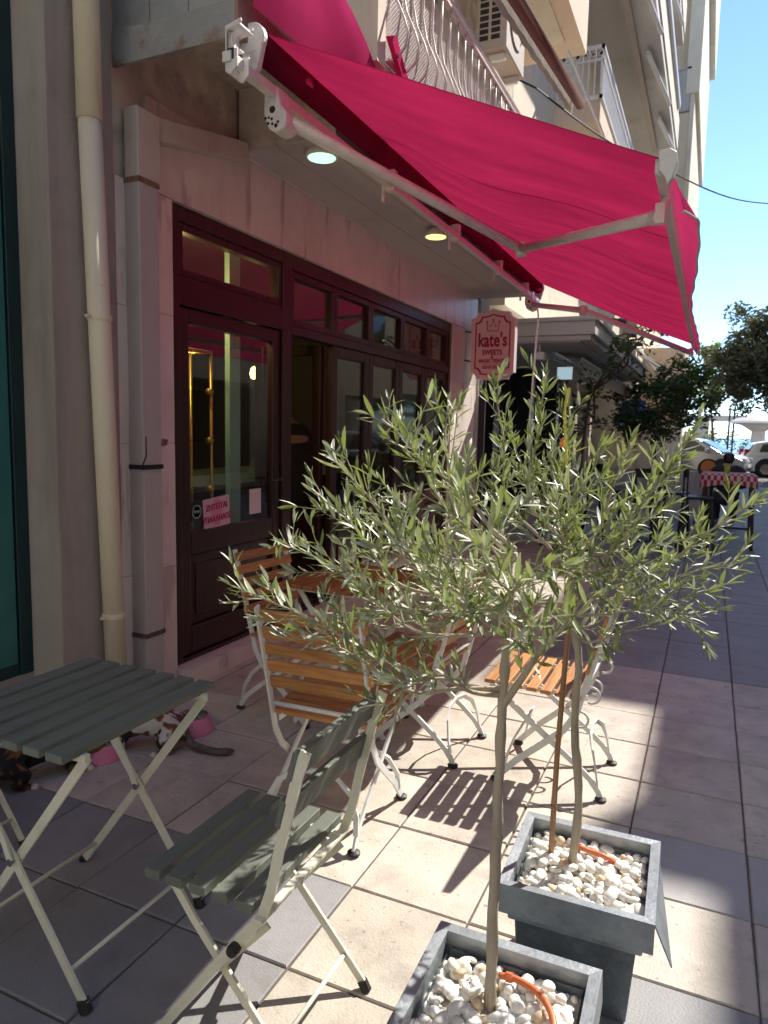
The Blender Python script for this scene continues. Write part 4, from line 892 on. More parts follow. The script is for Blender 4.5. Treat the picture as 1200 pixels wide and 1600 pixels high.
def green_chair(label, loc, rz, group):
    t = thing('bistro_chair', label, 'chair', loc, rz, group); local(t)
    for s in (-1, 1):
        y = .196*s
        MB().bar([(-.223, y, .84), (-.20, y, .77), (-.158, y, .60), (-.138, y, .50), (-.112, y, .425), (-.07, y, .375), (0, y, .285), (.10, y, .15), (.19, y, .03), (.205, y, .012)], .024, .008, (0, 1, 0)).build('back_stile', 'olivemetal', t)
        y2 = .172*s
        MB().bar([(.165, y2, .428), (.10, y2, .345), (0, y2, .235), (-.10, y2, .125), (-.185, y2, .03), (-.2, y2, .012)], .022, .008, (0, 1, 0)).build('front_leg', 'olivemetal', t)
        MB().bar([(.20, .16*s, .434), (-.125, .16*s, .432)], .018, .012, (0, 1, 0)).build('seat_rail', 'olivemetal', t)
        MB().bar([(-.12, .180*s, .40), (.02, .180*s, .245)], .016, .006, (0, 1, 0)).build('brace', 'olivemetal', t)
        MB().lathe([(.009, -.004), (.009, .004)], (.028, .184*s, .255), 8, 'y').build('pivot_bolt', 'steel', t)
        MB().lathe([(.012, -.014), (.015, -.008), (.015, .008), (.012, .014)], (-.045, .208*s, .335), 10, 'y').build('knob', 'rubber', t)
        MB().tube([(-.19, y2, .025), (-.205, y2, -.0)], .015, 8).build('foot_cap', 'rubber', t)
        MB().tube([(.198, y, .02), (.210, y, .0)], .015, 8).build('foot_cap', 'rubber', t)
    MB().tube([(-.135, -.172, .085), (-.135, .172, .085)], .006, 8).build('crossbar', 'olivemetal', t, smooth=True)
    MB().tube([(.15, -.196, .09), (.15, .196, .09)], .006, 8).build('crossbar', 'olivemetal', t, smooth=True)
    MB().bar([(-.115, -.215, .430), (-.115, .215, .430)], .022, .008, (0, 0, 1)).build('crossbar', 'olivemetal', t)
    sl = None
    for i in range(5):
        if sl is None: sl = MB().cbox((0, 0, 0), (.046, .425, .024)).build('seat_slat', 'green', t, bevel=.0025); o = sl
        else: o = sl.copy(); COL.objects.link(o)
        o.location = (.190-.066*i, 0, .451)
    bs = None
    for i, z in enumerate((.800, .685)):
        if bs is None: bs = MB().cbox((0, 0, 0), (.018, .40, .07)).build('back_slat', 'green', t, bevel=.0025); o = bs
        else: o = bs.copy(); COL.objects.link(o)
        o.location = (-.158-(z-.60)*.25+.016, 0, z); o.rotation_euler = (0, R(-14), 0)
    return t
gc = green_chair('grey green slatted folding chair in the foreground, half in the sun beside the planters', (-.955, 1.437, 0), PI, 'grey green folding chairs')
dup(gc, (-2.36, 1.47, 0), 0, 'grey green folding chair mostly cut off at the left edge behind the slatted table')

# ------------------------------------------------------------------ planters, pebbles, hoses
def rot2(p, a): return (p[0]*math.cos(a)-p[1]*math.sin(a), p[0]*math.sin(a)+p[1]*math.cos(a))
def planter(label, c, a, h, hw, bent):
    t = thing('planter', label, 'planter', (c[0], c[1], 0), a); local(t)
    bh = h-.065; tb = hw-.055; tt = hw-.035; b = MB()
    lo = [(-tb, -tb, .005), (tb, -tb, .005), (tb, tb, .005), (-tb, tb, .005)]; hi = [(-tt, -tt, bh+.03), (tt, -tt, bh+.03), (tt, tt, bh+.03), (-tt, tt, bh+.03)]
    b.add(lo+hi, [(3, 2, 1, 0)]+[(k, (k+1) % 4, 4+(k+1) % 4, 4+k) for k in range(4)]); b.build('body', 'zinc', t, bevel=.004)
    sk = MB(); w1, w0 = hw, hw-.026
    for k in range(4):
        c0, c1 = [(-1, -1), (1, -1), (1, 1), (-1, 1)][k], [(-1, -1), (1, -1), (1, 1), (-1, 1)][(k+1) % 4]
        nrm = ((c0[0]+c1[0])/2, (c0[1]+c1[1])/2); fl = .006
        A_, B_ = (c0[0]*w1, c0[1]*w1), (c1[0]*w1, c1[1]*w1); a0, b0 = (c0[0]*w0, c0[1]*w0), (c1[0]*w0, c1[1]*w0)
        out = .045 if bent and k == 1 else .004
        Ao, Bo = (A_[0]+nrm[0]*out, A_[1]+nrm[1]*out), (B_[0]+nrm[0]*.004, B_[1]+nrm[1]*.004)
        sk.add([(*A_, h), (*B_, h), (*b0, h-.002), (*a0, h-.002)], [(0, 1, 2, 3)])
        sk.add([(*A_, h), (*B_, h), (*Bo, h-.078), (*Ao, h-.078-(.02 if bent and k == 1 else 0))], [(0, 3, 2, 1)])
        sk.add([(*a0, h-.002), (*b0, h-.002), (b0[0]*.985, b0[1]*.985, h-.11), (a0[0]*.985, a0[1]*.985, h-.11)], [(0, 1, 2, 3)])
    o = sk.build('rim', 'sunlit_rim', t, fix=False); md = o.modifiers.new('thickness', 'SOLIDIFY'); md.thickness = .0035; md.offset = -1
    MB().box((-w0, -w0, h-.085), (w0, w0, h-.055)).build('gravel_bed', 'soil', t)
    return t
PA_C, PA_A, PA_H, PA_W = (-.325, 1.345), R(1), .335, .190
PB_C, PB_A, PB_H, PB_W = (-.243, 1.937), R(1.5), .335, .196
planter('zinc planter nearest the camera, cut off by the bottom edge, with white pebbles', PA_C, PA_A, PA_H, PA_W, False)
planter('zinc planter further back with a bent right rim flap, filled with white pebbles', PB_C, PB_A, PB_H, PB_W, True)
rg = random.Random(11)
pm = []
for k in range(7):
    bm = bmesh.new(); bmesh.ops.create_icosphere(bm, subdivisions=2, radius=1)
    ax = [rg.uniform(.8, 1.25), rg.uniform(.75, 1.1), rg.uniform(.62, .85)]; ph = [rg.uniform(0, 6) for _ in range(6)]
    for v in bm.verts:
        p = v.co; f_ = 1+.13*math.sin(2.3*p.x+ph[0])+.12*math.sin(2.9*p.y+ph[1])+.10*math.sin(2.6*p.z+ph[2])+.06*math.sin(5*p.x+4*p.y+ph[3])
        v.co = V((p.x*ax[0]*f_, p.y*ax[1]*f_, p.z*ax[2]*f_))
    me = bpy.data.meshes.new('pebble'); bm.to_mesh(me); bm.free(); me.shade_smooth(); me.materials.append(MT['pebble']); pm.append(me)
ptan = []
for me in pm[:4]:
    m2 = me.copy(); m2.name = 'pebble'; m2.materials.clear(); m2.materials.append(MT['tanpebble']); ptan.append(m2)
stones = []
for (c, a, h, hw, tr, nm) in ((PA_C, PA_A, PA_H, PA_W-.03, (-.352, 1.388), 'A'), (PB_C, PB_A, PB_H, PB_W-.03, (-.278, 1.963), 'B')):
    for lay in range(2):
        st_ = .0235; n = int(2*hw/st_)
        for i in range(n):
            for j in range(n):
                if lay == 1 and rg.random() < .45: continue
                x = -hw+(i+.5)*st_+rg.uniform(-.009, .009)+lay*.01; y = -hw+(j+.5)*st_+rg.uniform(-.009, .009)
                x = max(-hw+.008, min(hw-.008, x)); y = max(-hw+.008, min(hw-.008, y))
                p = rot2((x, y), a); p = (p[0]+c[0], p[1]+c[1]); r = rg.choice((.010, .012, .0135, .0155, .017))*rg.uniform(.85, 1.15)
                if math.hypot(p[0]-tr[0], p[1]-tr[1]) < .022: continue
                z = h-.048+lay*.014+rg.uniform(-.004, .008)-.012*((x/hw)**2+(y/hw)**2)*.5
                u, v, d = proj((p[0], p[1], z)); show = (-20 < u < 1220 and v < 1620)
                stones.append((show and lay == 1, r/d, p, z, r, nm))
top = sorted([s for s in stones if s[0]], key=lambda s: -s[1])[:298]; ids = set(id(s) for s in top)
bed = {'A': MB(), 'B': MB()}
for s in stones:
    me = rg.choice(pm); e = Euler((rg.uniform(-.4, .4), rg.uniform(-.4, .4), rg.uniform(0, 6.3)))
    if id(s) in ids:
        o = bpy.data.objects.new('pebble', rg.choice(ptan) if rg.random() < .09 else me); COL.objects.link(o); o.location = (*s[2], s[3]); o.rotation_euler = e; o.scale = (s[4],)*3
        if s[5] == 'A': tag(o, 'white pebble lying in the nearest zinc planter round the olive trunk', 'pebble', 'white pebbles in the nearest planter')
        else: tag(o, 'white pebble lying in the further zinc planter beside the cane and trunk', 'pebble', 'white pebbles in the further planter')
    else:
        T = M.Translation((*s[2], s[3])) @ e.to_matrix().to_4x4() @ M.Scale(s[4], 4)
        bed[s[5]].add([T @ v.co for v in me.vertices], [tuple(p.vertices) for p in me.polygons])
for k_, lab in (('A', 'loose bed of small white pebbles filling the nearest planter'), ('B', 'loose bed of small white pebbles filling the further planter')):
    o = bed[k_].build('pebble_bed', 'pebble', smooth=True, kind='stuff', fix=False); tag(o, lab, 'pebbles')
def hose(lab, pts, r=.0075):
    P_ = [V(p) for p in pts]; q = []
    for i in range(len(P_)-1):
        for k in range(6):
            s_ = k/6; a, b, c, d = P_[max(i-1, 0)], P_[i], P_[i+1], P_[min(i+2, len(P_)-1)]
            q.append(.5*((2*b)+(c-a)*s_+(2*a-5*b+4*c-d)*s_*s_+(3*b-a-3*c+d)*s_**3))
    q.append(P_[-1]); t = thing('drip_hose', lab, 'hose', q[len(q)//2]); MB().tube(q, r, 10).build('hose', 'hose', t, smooth=True)
    MB().tube([q[3], q[5]], r*1.45, 10).build('connector', 'hose', t)
hose('orange drip hose curving over the pebbles of the nearest planter', [G(780, 1524, .312), G(806, 1530, .316), G(838, 1549, .318), G(858, 1576, .318), G(866, 1606, .314), G(862, 1640, .305)])
hose('short piece of orange hose showing between pebbles of the further planter', [G(896, 1318, .300), G(908, 1325, .318), G(928, 1332, .316), G(950, 1341, .312), G(962, 1350, .292)], .007)

# ------------------------------------------------------------------ olive trees
def leaf_mesh(L_, W_, curl, fold, nseg=4):
    vs, fs = [], []
    for i in range(nseg+1):
        s_ = i/nseg; wv = W_/2*(math.sin(PI*min(1, s_*.93+.05))**.75); z = curl*s_*s_*L_
        vs += [(L_*s_, -wv, z+fold*wv), (L_*s_, 0, z), (L_*s_, wv, z+fold*wv)]
    for i in range(nseg):
        a = 3*i; fs += [(a, a+3, a+4, a+1), (a+1, a+4, a+5, a+2)]
    return vs, fs
def smooth_path(P_, n=5):
    q = []
    P_ = [V(p) for p in P_]
    for i in range(len(P_)-1):
        for k in range(n):
            s_ = k/n; a, b, c, d = P_[max(i-1, 0)], P_[i], P_[i+1], P_[min(i+2, len(P_)-1)]
            q.append(.5*((2*b)+(c-a)*s_+(2*a-5*b+4*c-d)*s_*s_+(3*b-a-3*c+d)*s_**3))
    return q+[P_[-1]]
LV = [leaf_mesh(1, .175, .14, .35), leaf_mesh(1, .20, -.20, .25), leaf_mesh(1, .165, .03, .5), leaf_mesh(1, .21, .26, .15), leaf_mesh(1, .14, -.09, .7)]
lm = []
for v_, f_ in LV:
    me = bpy.data.meshes.new('leaf'); me.from_pydata(v_, [], f_); me.shade_smooth(); me.materials.append(MT['leaf']); lm.append(me)
def olive(label, trunk, r0, limbs, seed, twig_gap=.038):
    rg = random.Random(seed); t = thing('olive_tree', label, 'tree', trunk[0])
    q = smooth_path(trunk, 6); n = len(q)
    MB().tube([p+V((rg.uniform(-.0015, .0015), rg.uniform(-.0015, .0015), 0)) for p in q], [(r0*(1-.42*i/n))*(1+.16*math.sin(i*1.9)*rg.random()+(.22 if i in (9, 15, 20) else 0)) for i in range(n)], 12).build('trunk', 'bark', t, smooth=True)
    big, thin, lv = MB(), MB(), []
    def put(p, d, up_, L_):
        d = d.normalized(); s_ = d.cross(up_)
        if s_.length < .01: s_ = d.cross(V((1, 0, 0)))
        s_.normalize(); nn = s_.cross(d); lv.append((p, d, s_, nn, L_, rg.randrange(5), rg.random()))
    def leafy(path, dens=1., l0=.055, start=.12):
        n_ = len(path); tot = sum((path[i+1]-path[i]).length for i in range(n_-1)); acc = 0; nxt = tot*start; k = rg.random()*6
        for i in range(n_-1):
            seg = path[i+1]-path[i]; sl_ = seg.length; dirn = seg.normalized()
            while nxt < acc+sl_:
                p = path[i]+seg*((nxt-acc)/max(sl_, 1e-6)); fr_ = nxt/tot
                side = dirn.orthogonal().normalized(); side = M.Rotation(k*PI/2+rg.uniform(-.5, .5), 3, dirn) @ side; k += 1
                for sg in (1, -1):
                    if rg.random() < .16: continue
                    d = dirn*rg.uniform(.4, 1.05)+side*sg*rg.uniform(.4, 1.0)+V((rg.uniform(-.15, .15), rg.uniform(-.15, .15), rg.uniform(-.2, .32)))
                    put(p, d, V((rg.uniform(-.5, .5), rg.uniform(-.5, .5), 1)), l0*rg.uniform(.55, 1.3)*(1-.25*fr_))
                nxt += rg.uniform(.0155, .026)/dens
            acc += sl_
        e = path[-1]; dirn = (path[-1]-path[-2]).normalized()
        for _ in range(3):
            put(e, dirn+V((rg.uniform(-.3, .3), rg.uniform(-.3, .3), rg.uniform(-.2, .3))), V((rg.uniform(-1, 1), rg.uniform(-1, 1), .5)), l0*rg.uniform(.6, .95))
    def twig(p, d, L_):
        pts = [p]; d = d.normalized(); bend = V((rg.uniform(-.3, .3), rg.uniform(-.3, .3), rg.uniform(-.05, .35)))
        for i in range(5):
            d = (d+bend*.16+V((rg.uniform(-.08, .08), rg.uniform(-.08, .08), rg.uniform(-.06, .06)))).normalized(); pts.append(pts[-1]+d*L_/5)
        thin.tube(pts, [.0021*(1-.14*i) for i in range(6)], 4, cap=False); leafy(pts)
    for (st_, via, tip, r, tw) in limbs:
        st_, tip = V(st_), V(tip)
        mid = V(via) if via is not None else st_.lerp(tip, .45)+V((rg.uniform(-.04, .04), rg.uniform(-.05, .05), -.04+rg.uniform(-.03, .03)))
        path = smooth_path([st_, st_.lerp(mid, .5)+V((0, 0, rg.uniform(-.012, .012))), mid, mid.lerp(tip, .5)+V((rg.uniform(-.015, .015), rg.uniform(-.02, .02), rg.uniform(-.01, .02))), tip], 5)
        m_ = len(path)
        big.tube(path, [max(.0016, r*(1-.85*i/m_)) for i in range(m_)], 7)
        tot = sum((path[i+1]-path[i]).length for i in range(m_-1)); acc = 0; nxt = tot*.30; sd = 1; ang = rg.random()*6
        for i in range(m_-1):
            seg = path[i+1]-path[i]; dirn = seg.normalized()
            while nxt < acc+seg.length:
                p = path[i]+seg*((nxt-acc)/seg.length); fr_ = nxt/tot
                side = M.Rotation(ang, 3, dirn) @ dirn.orthogonal().normalized(); ang += 2.4+rg.uniform(-.5, .5)
                twig(p, dirn*rg.uniform(.7, 1.1)+side*.75+V((0, 0, .22)), rg.uniform(.05, .15)*(1.15-.55*fr_)*tw)
                nxt += rg.uniform(.7, 1.3)*twig_gap/max(tw, .3)**.3
            acc += seg.length
        leafy(path[m_//2:], .9)
    big.build('branches', 'bark', t, smooth=True, fix=False, kind=None); thin.build('twigs', 'twig', t, smooth=True, fix=False, kind='stuff')
    lv.sort(key=lambda l: (0 if inframe(l[0]) else 1, -(l[4]/max(.3, proj(l[0])[2]))))
    off = V(trunk[0]); rest_ = MB(); rest_.tint = []
    for i, (p, d, s_, nn, L_, k, tn) in enumerate(lv):
        T = M(((d.x*L_, s_.x*L_, nn.x*L_, p.x), (d.y*L_, s_.y*L_, nn.y*L_, p.y), (d.z*L_, s_.z*L_, nn.z*L_, p.z), (0, 0, 0, 1)))
        if i < 300:
            o = bpy.data.objects.new('leaf', lm[k]); COL.objects.link(o); o.parent = t; o.matrix_local = M.Translation(-off) @ T
        else:
            v_, f_ = LV[k]; rest_.add([T @ V(v) for v in v_], f_); rest_.tint += [tn]*len(v_)
    rest_.build('foliage', 'leaf', t, smooth=True, fix=False, kind='stuff')
    return len(lv)
TA = [(-.352, 1.388, .27), (-.353, 1.388, .55), (-.353, 1.388, .80), (-.352, 1.388, .98), (-.350, 1.39, 1.14), (-.342, 1.395, 1.28)]
TB = [(-.278, 1.963, .27), (-.270, 1.965, .50), (-.292, 1.962, .72), (-.290, 1.965, .90), (-.315, 1.97, 1.03), (-.318, 1.97, 1.16)]
def at(u, v, y): p = PY(u, v, y); return (p.x, p.y, p.z)
rl = random.Random(5)
LA, LB = [], []
fa, fb_ = V(TA[3]), V(TB[4])
for (u, v, dy, st_, r, tw, via) in (
    (362, 915, -.06, 3, .0075, .85, (610, 1035, -.02)), (440, 848, .10, 4, .006, 1, (590, 940, .05)), (492, 770, .02, 4, .006, 1, None), (525, 722, -.08, 4, .006, 1, None),
    (605, 655, .12, 5, .006, 1, None), (560, 800, .22, 4, .005, 1, None), (640, 690, -.12, 5, .006, 1, None), (700, 632, .05, 5, .006, 1, None),
    (470, 985, -.14, 3, .006, .9, (640, 1080, -.08)), (600, 1112, -.16, 3, .006, .9, (690, 1060, -.1)), (560, 960, .16, 4, .005, 1, None),
    (640, 860, -.20, 4, .005, 1, None), (720, 770, -.16, 5, .006, 1, None), (760, 850, -.22, 5, .005, 1, None), (800, 790, .12, 5, .006, 1, None),
    (700, 950, -.24, 4, .005, .9, None), (850, 880, -.14, 5, .006, 1, None), (890, 960, -.05, 3, .009, .9, (850, 1010, -.02)), (620, 780, .28, 5, .005, 1, None), (680, 900, .2, 4, .005, 1, None), (820, 960, -.2, 4, .005, .9, None), (540, 900, -.05, 4, .005, 1, None)):
    s_ = V(TA[st_]); s_.z += rl.uniform(-.03, .02)
    LA.append((s_, at(via[0], via[1], s_.y+via[2]) if via else None, at(u, v, s_.y+dy), r, tw))
for (u, v, dy, st_, r, tw, via) in (
    (852, 585, .02, 5, .0065, .8, (825, 780, 0)), (772, 605, -.08, 5, .006, .85, (790, 780, 0)), (800, 690, .15, 5, .006, 1, None), (890, 635, .10, 5, .006, .8, (870, 790, .05)),
    (940, 705, -.12, 5, .006, 1, None), (985, 690, .12, 5, .006, .95, None), (1075, 690, .05, 5, .006, .85, (985, 810, .0)), (1040, 740, -.15, 5, .006, 1, None),
    (1182, 782, -.02, 4, .007, .75, (1030, 890, 0)), (1150, 880, .12, 4, .006, .9, None), (1105, 925, -.10, 4, .006, .9, None), (1100, 985, .06, 4, .006, .9, (990, 935, .02)),
    (1010, 975, -.20, 4, .006, 1, None), (1050, 790, .22, 5, .006, 1, None), (960, 800, -.26, 5, .005, 1, None), (900, 770, -.28, 5, .005, 1, None),
    (850, 820, -.30, 5, .005, 1, None), (740, 740, .05, 5, .006, 1, None), (690, 870, .10, 4, .006, 1, None), (1000, 870, -.28, 5, .005, 1, None),
    (930, 900, -.3, 5, .005, 1, None), (860, 700, .26, 5, .005, 1, None), (1090, 840, -.05, 5, .006, .9, None), (950, 960, .05, 4, .006, .9, None), (780, 900, .15, 4, .005, 1, None)):
    s_ = V(TB[st_]); s_.z += rl.uniform(-.03, .03)
    LB.append((s_, at(via[0], via[1], s_.y+via[2]) if via else None, at(u, v, s_.y+dy), r, tw))
nA = olive('potted olive tree with a slim straight trunk in the nearest planter, long shoot reaching left', TA, .0125, LA, 21)
nB = olive('potted olive tree in the further planter beside a brown cane, crown reaching to the right', TB, .0130, LB, 22)
print('leaves', nA, nB)
cs = thing('cane_stake', 'brown cane stake standing beside the further olive trunk', 'stake', (-.342, 1.985, .27))
MB().tube([(-.342, 1.985, .27), (-.338, 1.985, .62), (-.325, 1.982, 1.0), (-.31, 1.98, 1.2)], [.0085, .008, .0075, .007], 10).build('cane', 'cane', cs, smooth=True)
k = MB()
for z, x in ((.45, -.340), (.66, -.337), (.88, -.330)): k.lathe([(.0085, -.004), (.0098, 0), (.0085, .004)], (x, 1.985, z), 10)
k.build('cane_node', 'cane', cs)
p = PY(887, 606, 2.03); ys_ = thing('yellow_stake', 'bright yellow plastic stake rising above the olive foliage', 'stake', (p.x, 2.03, 1.1))
MB().bar([(-.303, 1.980, .95), (-.317, 1.985, 1.06), (p.x-.006, 2.03, p.z-.06), (p.x+.004, 2.03, p.z)], .007, .006, (0, 1, 0)).build('stake', 'bamboo', ys_)
MB().box((p.x-.012, 2.024, p.z-.165), (p.x-.002, 2.036, p.z-.14)).build('orange_tie', 'orange', ys_)

# ------------------------------------------------------------------ cats and bowls
def bowl(lab, x, y, s_=1.):
    t = thing('pet_bowl', lab, 'bowl', (x, y, 0))
    MB().lathe([(.105*s_, 0), (.104*s_, .012), (.082*s_, .075), (.078*s_, .078), (.072*s_, .072)], (x, y, 0), 28).build('base', 'pink', t, smooth=False)
    MB().lathe([(.076*s_, .0795), (.071*s_, .079), (.060*s_, .050), (.05*s_, .046), (.002, .046)], (x, y, 0), 28).build('steel_inset', 'steel', t, smooth=True)
bowl('pink pet bowl with steel inset beside the calico cat, further right', -2.27, 2.73, 1.0)
bowl('pink pet bowl under the slatted table in front of the dark cat', -2.44, 2.30, .9)
def skinned(name, verts, edges, radii, m, parent, sub=2, root=0):
    me = bpy.data.meshes.new(name); me.from_pydata(verts, edges, []); o = bpy.data.objects.new(name, me); COL.objects.link(o); o.parent = parent
    md = o.modifiers.new('skin', 'SKIN'); md.use_smooth_shade = True
    for i, sv in enumerate(me.skin_vertices[0].data):
        r = radii[i]; sv.radius = r if isinstance(r, tuple) else (r, r); sv.use_root = (i == root)
    s_ = o.modifiers.new('sub', 'SUBSURF'); s_.levels = sub; s_.render_levels = sub; me.materials.append(MT[m]); return o
def cat(label, loc, rz, fur, tailm, tail, scale=1.):
    t = thing('cat', label, 'cat', loc, rz); local(t); t.scale = (scale,)*3
    # crouched, front = local +x, head down to the bowl
    vs = [(-.13, 0, .115), (-.04, 0, .14), (.06, 0, .125), (.125, 0, .105), (.165, 0, .105), (.215, 0, .085), (.245, 0, .07),
          (-.14, .055, .085), (-.08, .075, .055), (-.13, .078, .018), (-.065, .082, .012), (-.14, -.055, .085), (-.08, -.075, .055), (-.13, -.078, .018), (-.065, -.082, .012),
          (.11, .045, .07), (.085, .052, .035), (.125, .05, .012), (.16, .05, .010), (.11, -.045, .07), (.085, -.052, .035), (.125, -.05, .012), (.16, -.05, .010)]
    es = [(0, 1), (1, 2), (2, 3), (3, 4), (4, 5), (5, 6), (0, 7), (7, 8), (8, 9), (9, 10), (0, 11), (11, 12), (12, 13), (13, 14), (3, 15), (15, 16), (16, 17), (17, 18), (3, 19), (19, 20), (20, 21), (21, 22)]
    rr = [.068, .075, .062, .052, .042, .044, .022, .05, .042, .018, .013, .05, .042, .018, .013, .028, .022, .015, .013, .028, .022, .015, .013]
    b = skinned('body', vs, es, rr, fur, t)
    for s in (-1, 1):
        MB().add([(.185, .018*s, .125), (.20, .042*s, .118), (.205, .022*s, .118), (.180, .040*s, .165)], [(0, 1, 3), (1, 2, 3), (2, 0, 3), (0, 2, 1)]).build('ear', fur, t)
        MB().lathe([(.018, 0), (.020, .008), (.012, .02), (.002, .024)], (.168, .05*s, 0), 10).build('paw', 'paw', t, smooth=True)
        MB().lathe([(.017, 0), (.018, .008), (.010, .018), (.002, .021)], (-.052, .083*s, 0), 10).build('paw', 'paw', t, smooth=True)
        MB().lathe([(.006, 0), (.004, .003), (.001, .004)], (.243, .017*s, .09), 8).build('eye', 'black', t)
    MB().tube(smooth_path([(-.17, 0, .09)]+tail, 5), [.019]*(5*len(tail)-8)+[.017]*6+[.014, .010, .005], 10).build('tail', tailm, t, smooth=True)
    return t
cat('crouching calico cat with white, brown and black fur under the slatted table', (-2.33, 2.46, 0), R(213), 'calico', 'tabbytail', [(-.20, .02, .03), (-.25, .06, .018), (-.33, .10, .016), (-.40, .10, .018)], 1.05)
cat('dark black and orange cat lying at the far left behind the table legs', (-2.52, 2.06, 0), R(62), 'tortie', 'tortie', [(-.20, .0, .03), (-.24, -.03, .018), (-.26, -.10, .016), (-.22, -.16, .016)], 1.05)

# ------------------------------------------------------------------ people
def person_seated(label, x, y, rz, seat=.46):
    t = thing('person', label, 'person', (x, y, 0), rz); local(t)     # front = local +y
    vs = [(0, 0, seat+.09), (0, -.02, seat+.26), (0, .0, seat+.44), (0, .03, seat+.56), (0, .05, seat+.64), (0, .07, seat+.74), (0, .08, seat+.83),
          (.10, .02, seat+.07), (.13, .42, seat+.05), (.13, .44, .10), (.13, .56, .04), (-.10, .02, seat+.07), (-.13, .42, seat+.05), (-.13, .44, .10), (-.13, .56, .04),
          (.19, .01, seat+.52), (.26, .08, seat+.28), (.16, .30, seat+.26), (-.19, .01, seat+.52), (-.26, .08, seat+.28), (-.16, .30, seat+.26)]
    es = [(0, 1), (1, 2), (2, 3), (3, 4), (4, 5), (5, 6), (0, 7), (7, 8), (8, 9), (9, 10), (0, 11), (11, 12), (12, 13), (13, 14), (3, 15), (15, 16), (16, 17), (3, 18), (18, 19), (19, 20)]
    rr = [(.15, .11), (.14, .10), (.17, .11), (.09, .08), .055, .075, .07, .09, .065, .045, .04, .09, .065, .045, .04, .075, .055, .04, .075, .055, .04]
    skinned('body', vs, es, rr, 'skin', t)
    skinned('jacket', vs[:4]+vs[15:21], [(0, 1), (1, 2), (2, 3), (3, 4), (4, 5), (5, 6), (3, 7), (7, 8), (8, 9)], [(.175, .13), (.165, .12), (.19, .13), (.10, .09), .09, .07, .052, .09, .07, .052], 'jacket', t)
    skinned('trousers', [vs[0]]+vs[7:10]+vs[11:14], [(0, 1), (1, 2), (2, 3), (0, 4), (4, 5), (5, 6)], [(.165, .125), .105, .08, .06, .105, .08, .06], 'jacket', t)
    skinned('hair', [(0, .055, seat+.80), (0, .02, seat+.73), (0, .0, seat+.62)], [(0, 1), (1, 2)], [.100, .095, .07], 'hair', t)
    return t
person_seated('dark haired person in a dark jacket seated beyond the checked table, back to the camera', .30, 12.9, 0)
t = thing('person', 'dark clothed person bending forward just inside the open shop window', 'person', (-3.32, 5.52, .1), R(70)); local(t)
vs = [(0, 0, .90), (.0, .08, 1.10), (.02, .16, 1.30), (.03, .24, 1.44), (.04, .31, 1.50), (.05, .37, 1.55), (.05, .41, 1.60), (.09, 0, .82), (.10, .02, .46), (.10, -.02, .08), (.11, .12, .03), (-.09, 0, .82), (-.10, -.02, .46), (-.10, -.06, .08), (-.10, .08, .03),
      (.20, .20, 1.34), (.24, .34, 1.10), (.20, .52, 1.04), (-.16, .22, 1.34), (-.22, .36, 1.12), (-.16, .54, 1.06)]
es = [(0, 1), (1, 2), (2, 3), (3, 4), (4, 5), (5, 6), (0, 7), (7, 8), (8, 9), (9, 10), (0, 11), (11, 12), (12, 13), (13, 14), (3, 15), (15, 16), (16, 17), (3, 18), (18, 19), (19, 20)]
skinned('body', vs, es, [(.15, .11), (.14, .10), (.17, .12), .085, .05, .08, .07, .09, .065, .045, .04, .09, .065, .045, .04, .07, .05, .036, .07, .05, .036], 'skin', t)
skinned('clothes', vs[:4]+vs[7:10]+vs[11:14]+vs[15:17]+vs[18:20], [(0, 1), (1, 2), (2, 3), (0, 4), (4, 5), (5, 6), (0, 7), (7, 8), (8, 9), (3, 10), (10, 11), (3, 12), (12, 13)], [(.17, .125), (.16, .115), (.19, .135), .10, .105, .08, .06, .105, .08, .06, .085, .06, .085, .06], 'jacket', t)
skinned('hair', [(.045, .36, 1.60), (.04, .30, 1.55)], [(0, 1)], [.095, .085], 'hair', t)

# ------------------------------------------------------------------ far terrace: checked table, stools, chairs
t = thing('high_table', 'tall dark table under a red and white checked cloth beside the paving', 'table', (.27, 11.0, 0))
MB().box((-.06, 10.66, .99), (.60, 11.36, 1.02)).build('tabletop', 'black', t)
for x, y in ((-.02, 10.72), (.56, 10.72), (-.02, 11.3), (.56, 11.3)): MB().bar([(x, y, .99), (x+(.04 if x > .2 else -.04), y, .0)], .045, .045, (0, 1, 0)).build('leg', 'black', t)
MB().box((0, 10.70, .28), (.54, 10.74, .31)).build('crossbar', 'black', t)
c = MB(); nu, nv = 24, 24; uv = []
x0, x1, y0, y1 = -.16, .70, 10.56, 11.46
for i in range(nu+1):
    for j in range(nv+1):
        x = x0+(x1-x0)*i/nu; y = y0+(y1-y0)*j/nv; cx = min(max(x, -.075), .615); cy = min(max(y, 10.645), 11.375)
        d = math.hypot(x-cx, y-cy)*1.9; fl = .02*math.sin(x*26)+.02*math.sin(y*24)
        c.v.append((cx+(x-cx)*.2+(fl if x != cx else 0)*.5, cy+(y-cy)*.2+(fl if y != cy else 0)*.5, 1.027-d-(.03*math.sin(7*x+5*y) if d > .1 else 0))); uv.append((x, y))
for i in range(nu):
    for j in range(nv): c.f.append((i*(nv+1)+j, i*(nv+1)+j+1, (i+1)*(nv+1)+j+1, (i+1)*(nv+1)+j)); c.mi.append(0)
o = c.build('tablecloth', 'cloth', smooth=True, fix=False); ul = o.data.uv_layers.new(name='UVMap')
for lp in o.data.loops: ul.data[lp.index].uv = uv[lp.vertex_index]
tag(o, 'red and white checked cloth hanging off the tall far table', 'tablecloth')
t = thing('cup', 'yellow green cup on the checked tablecloth', 'cup', (.24, 10.9, 1.03)); MB().lathe([(.03, 1.03), (.042, 1.13), (.039, 1.13), (.028, 1.04)], (.24, 10.9, 0), 16).build('cup_body', 'cup', t, smooth=True)
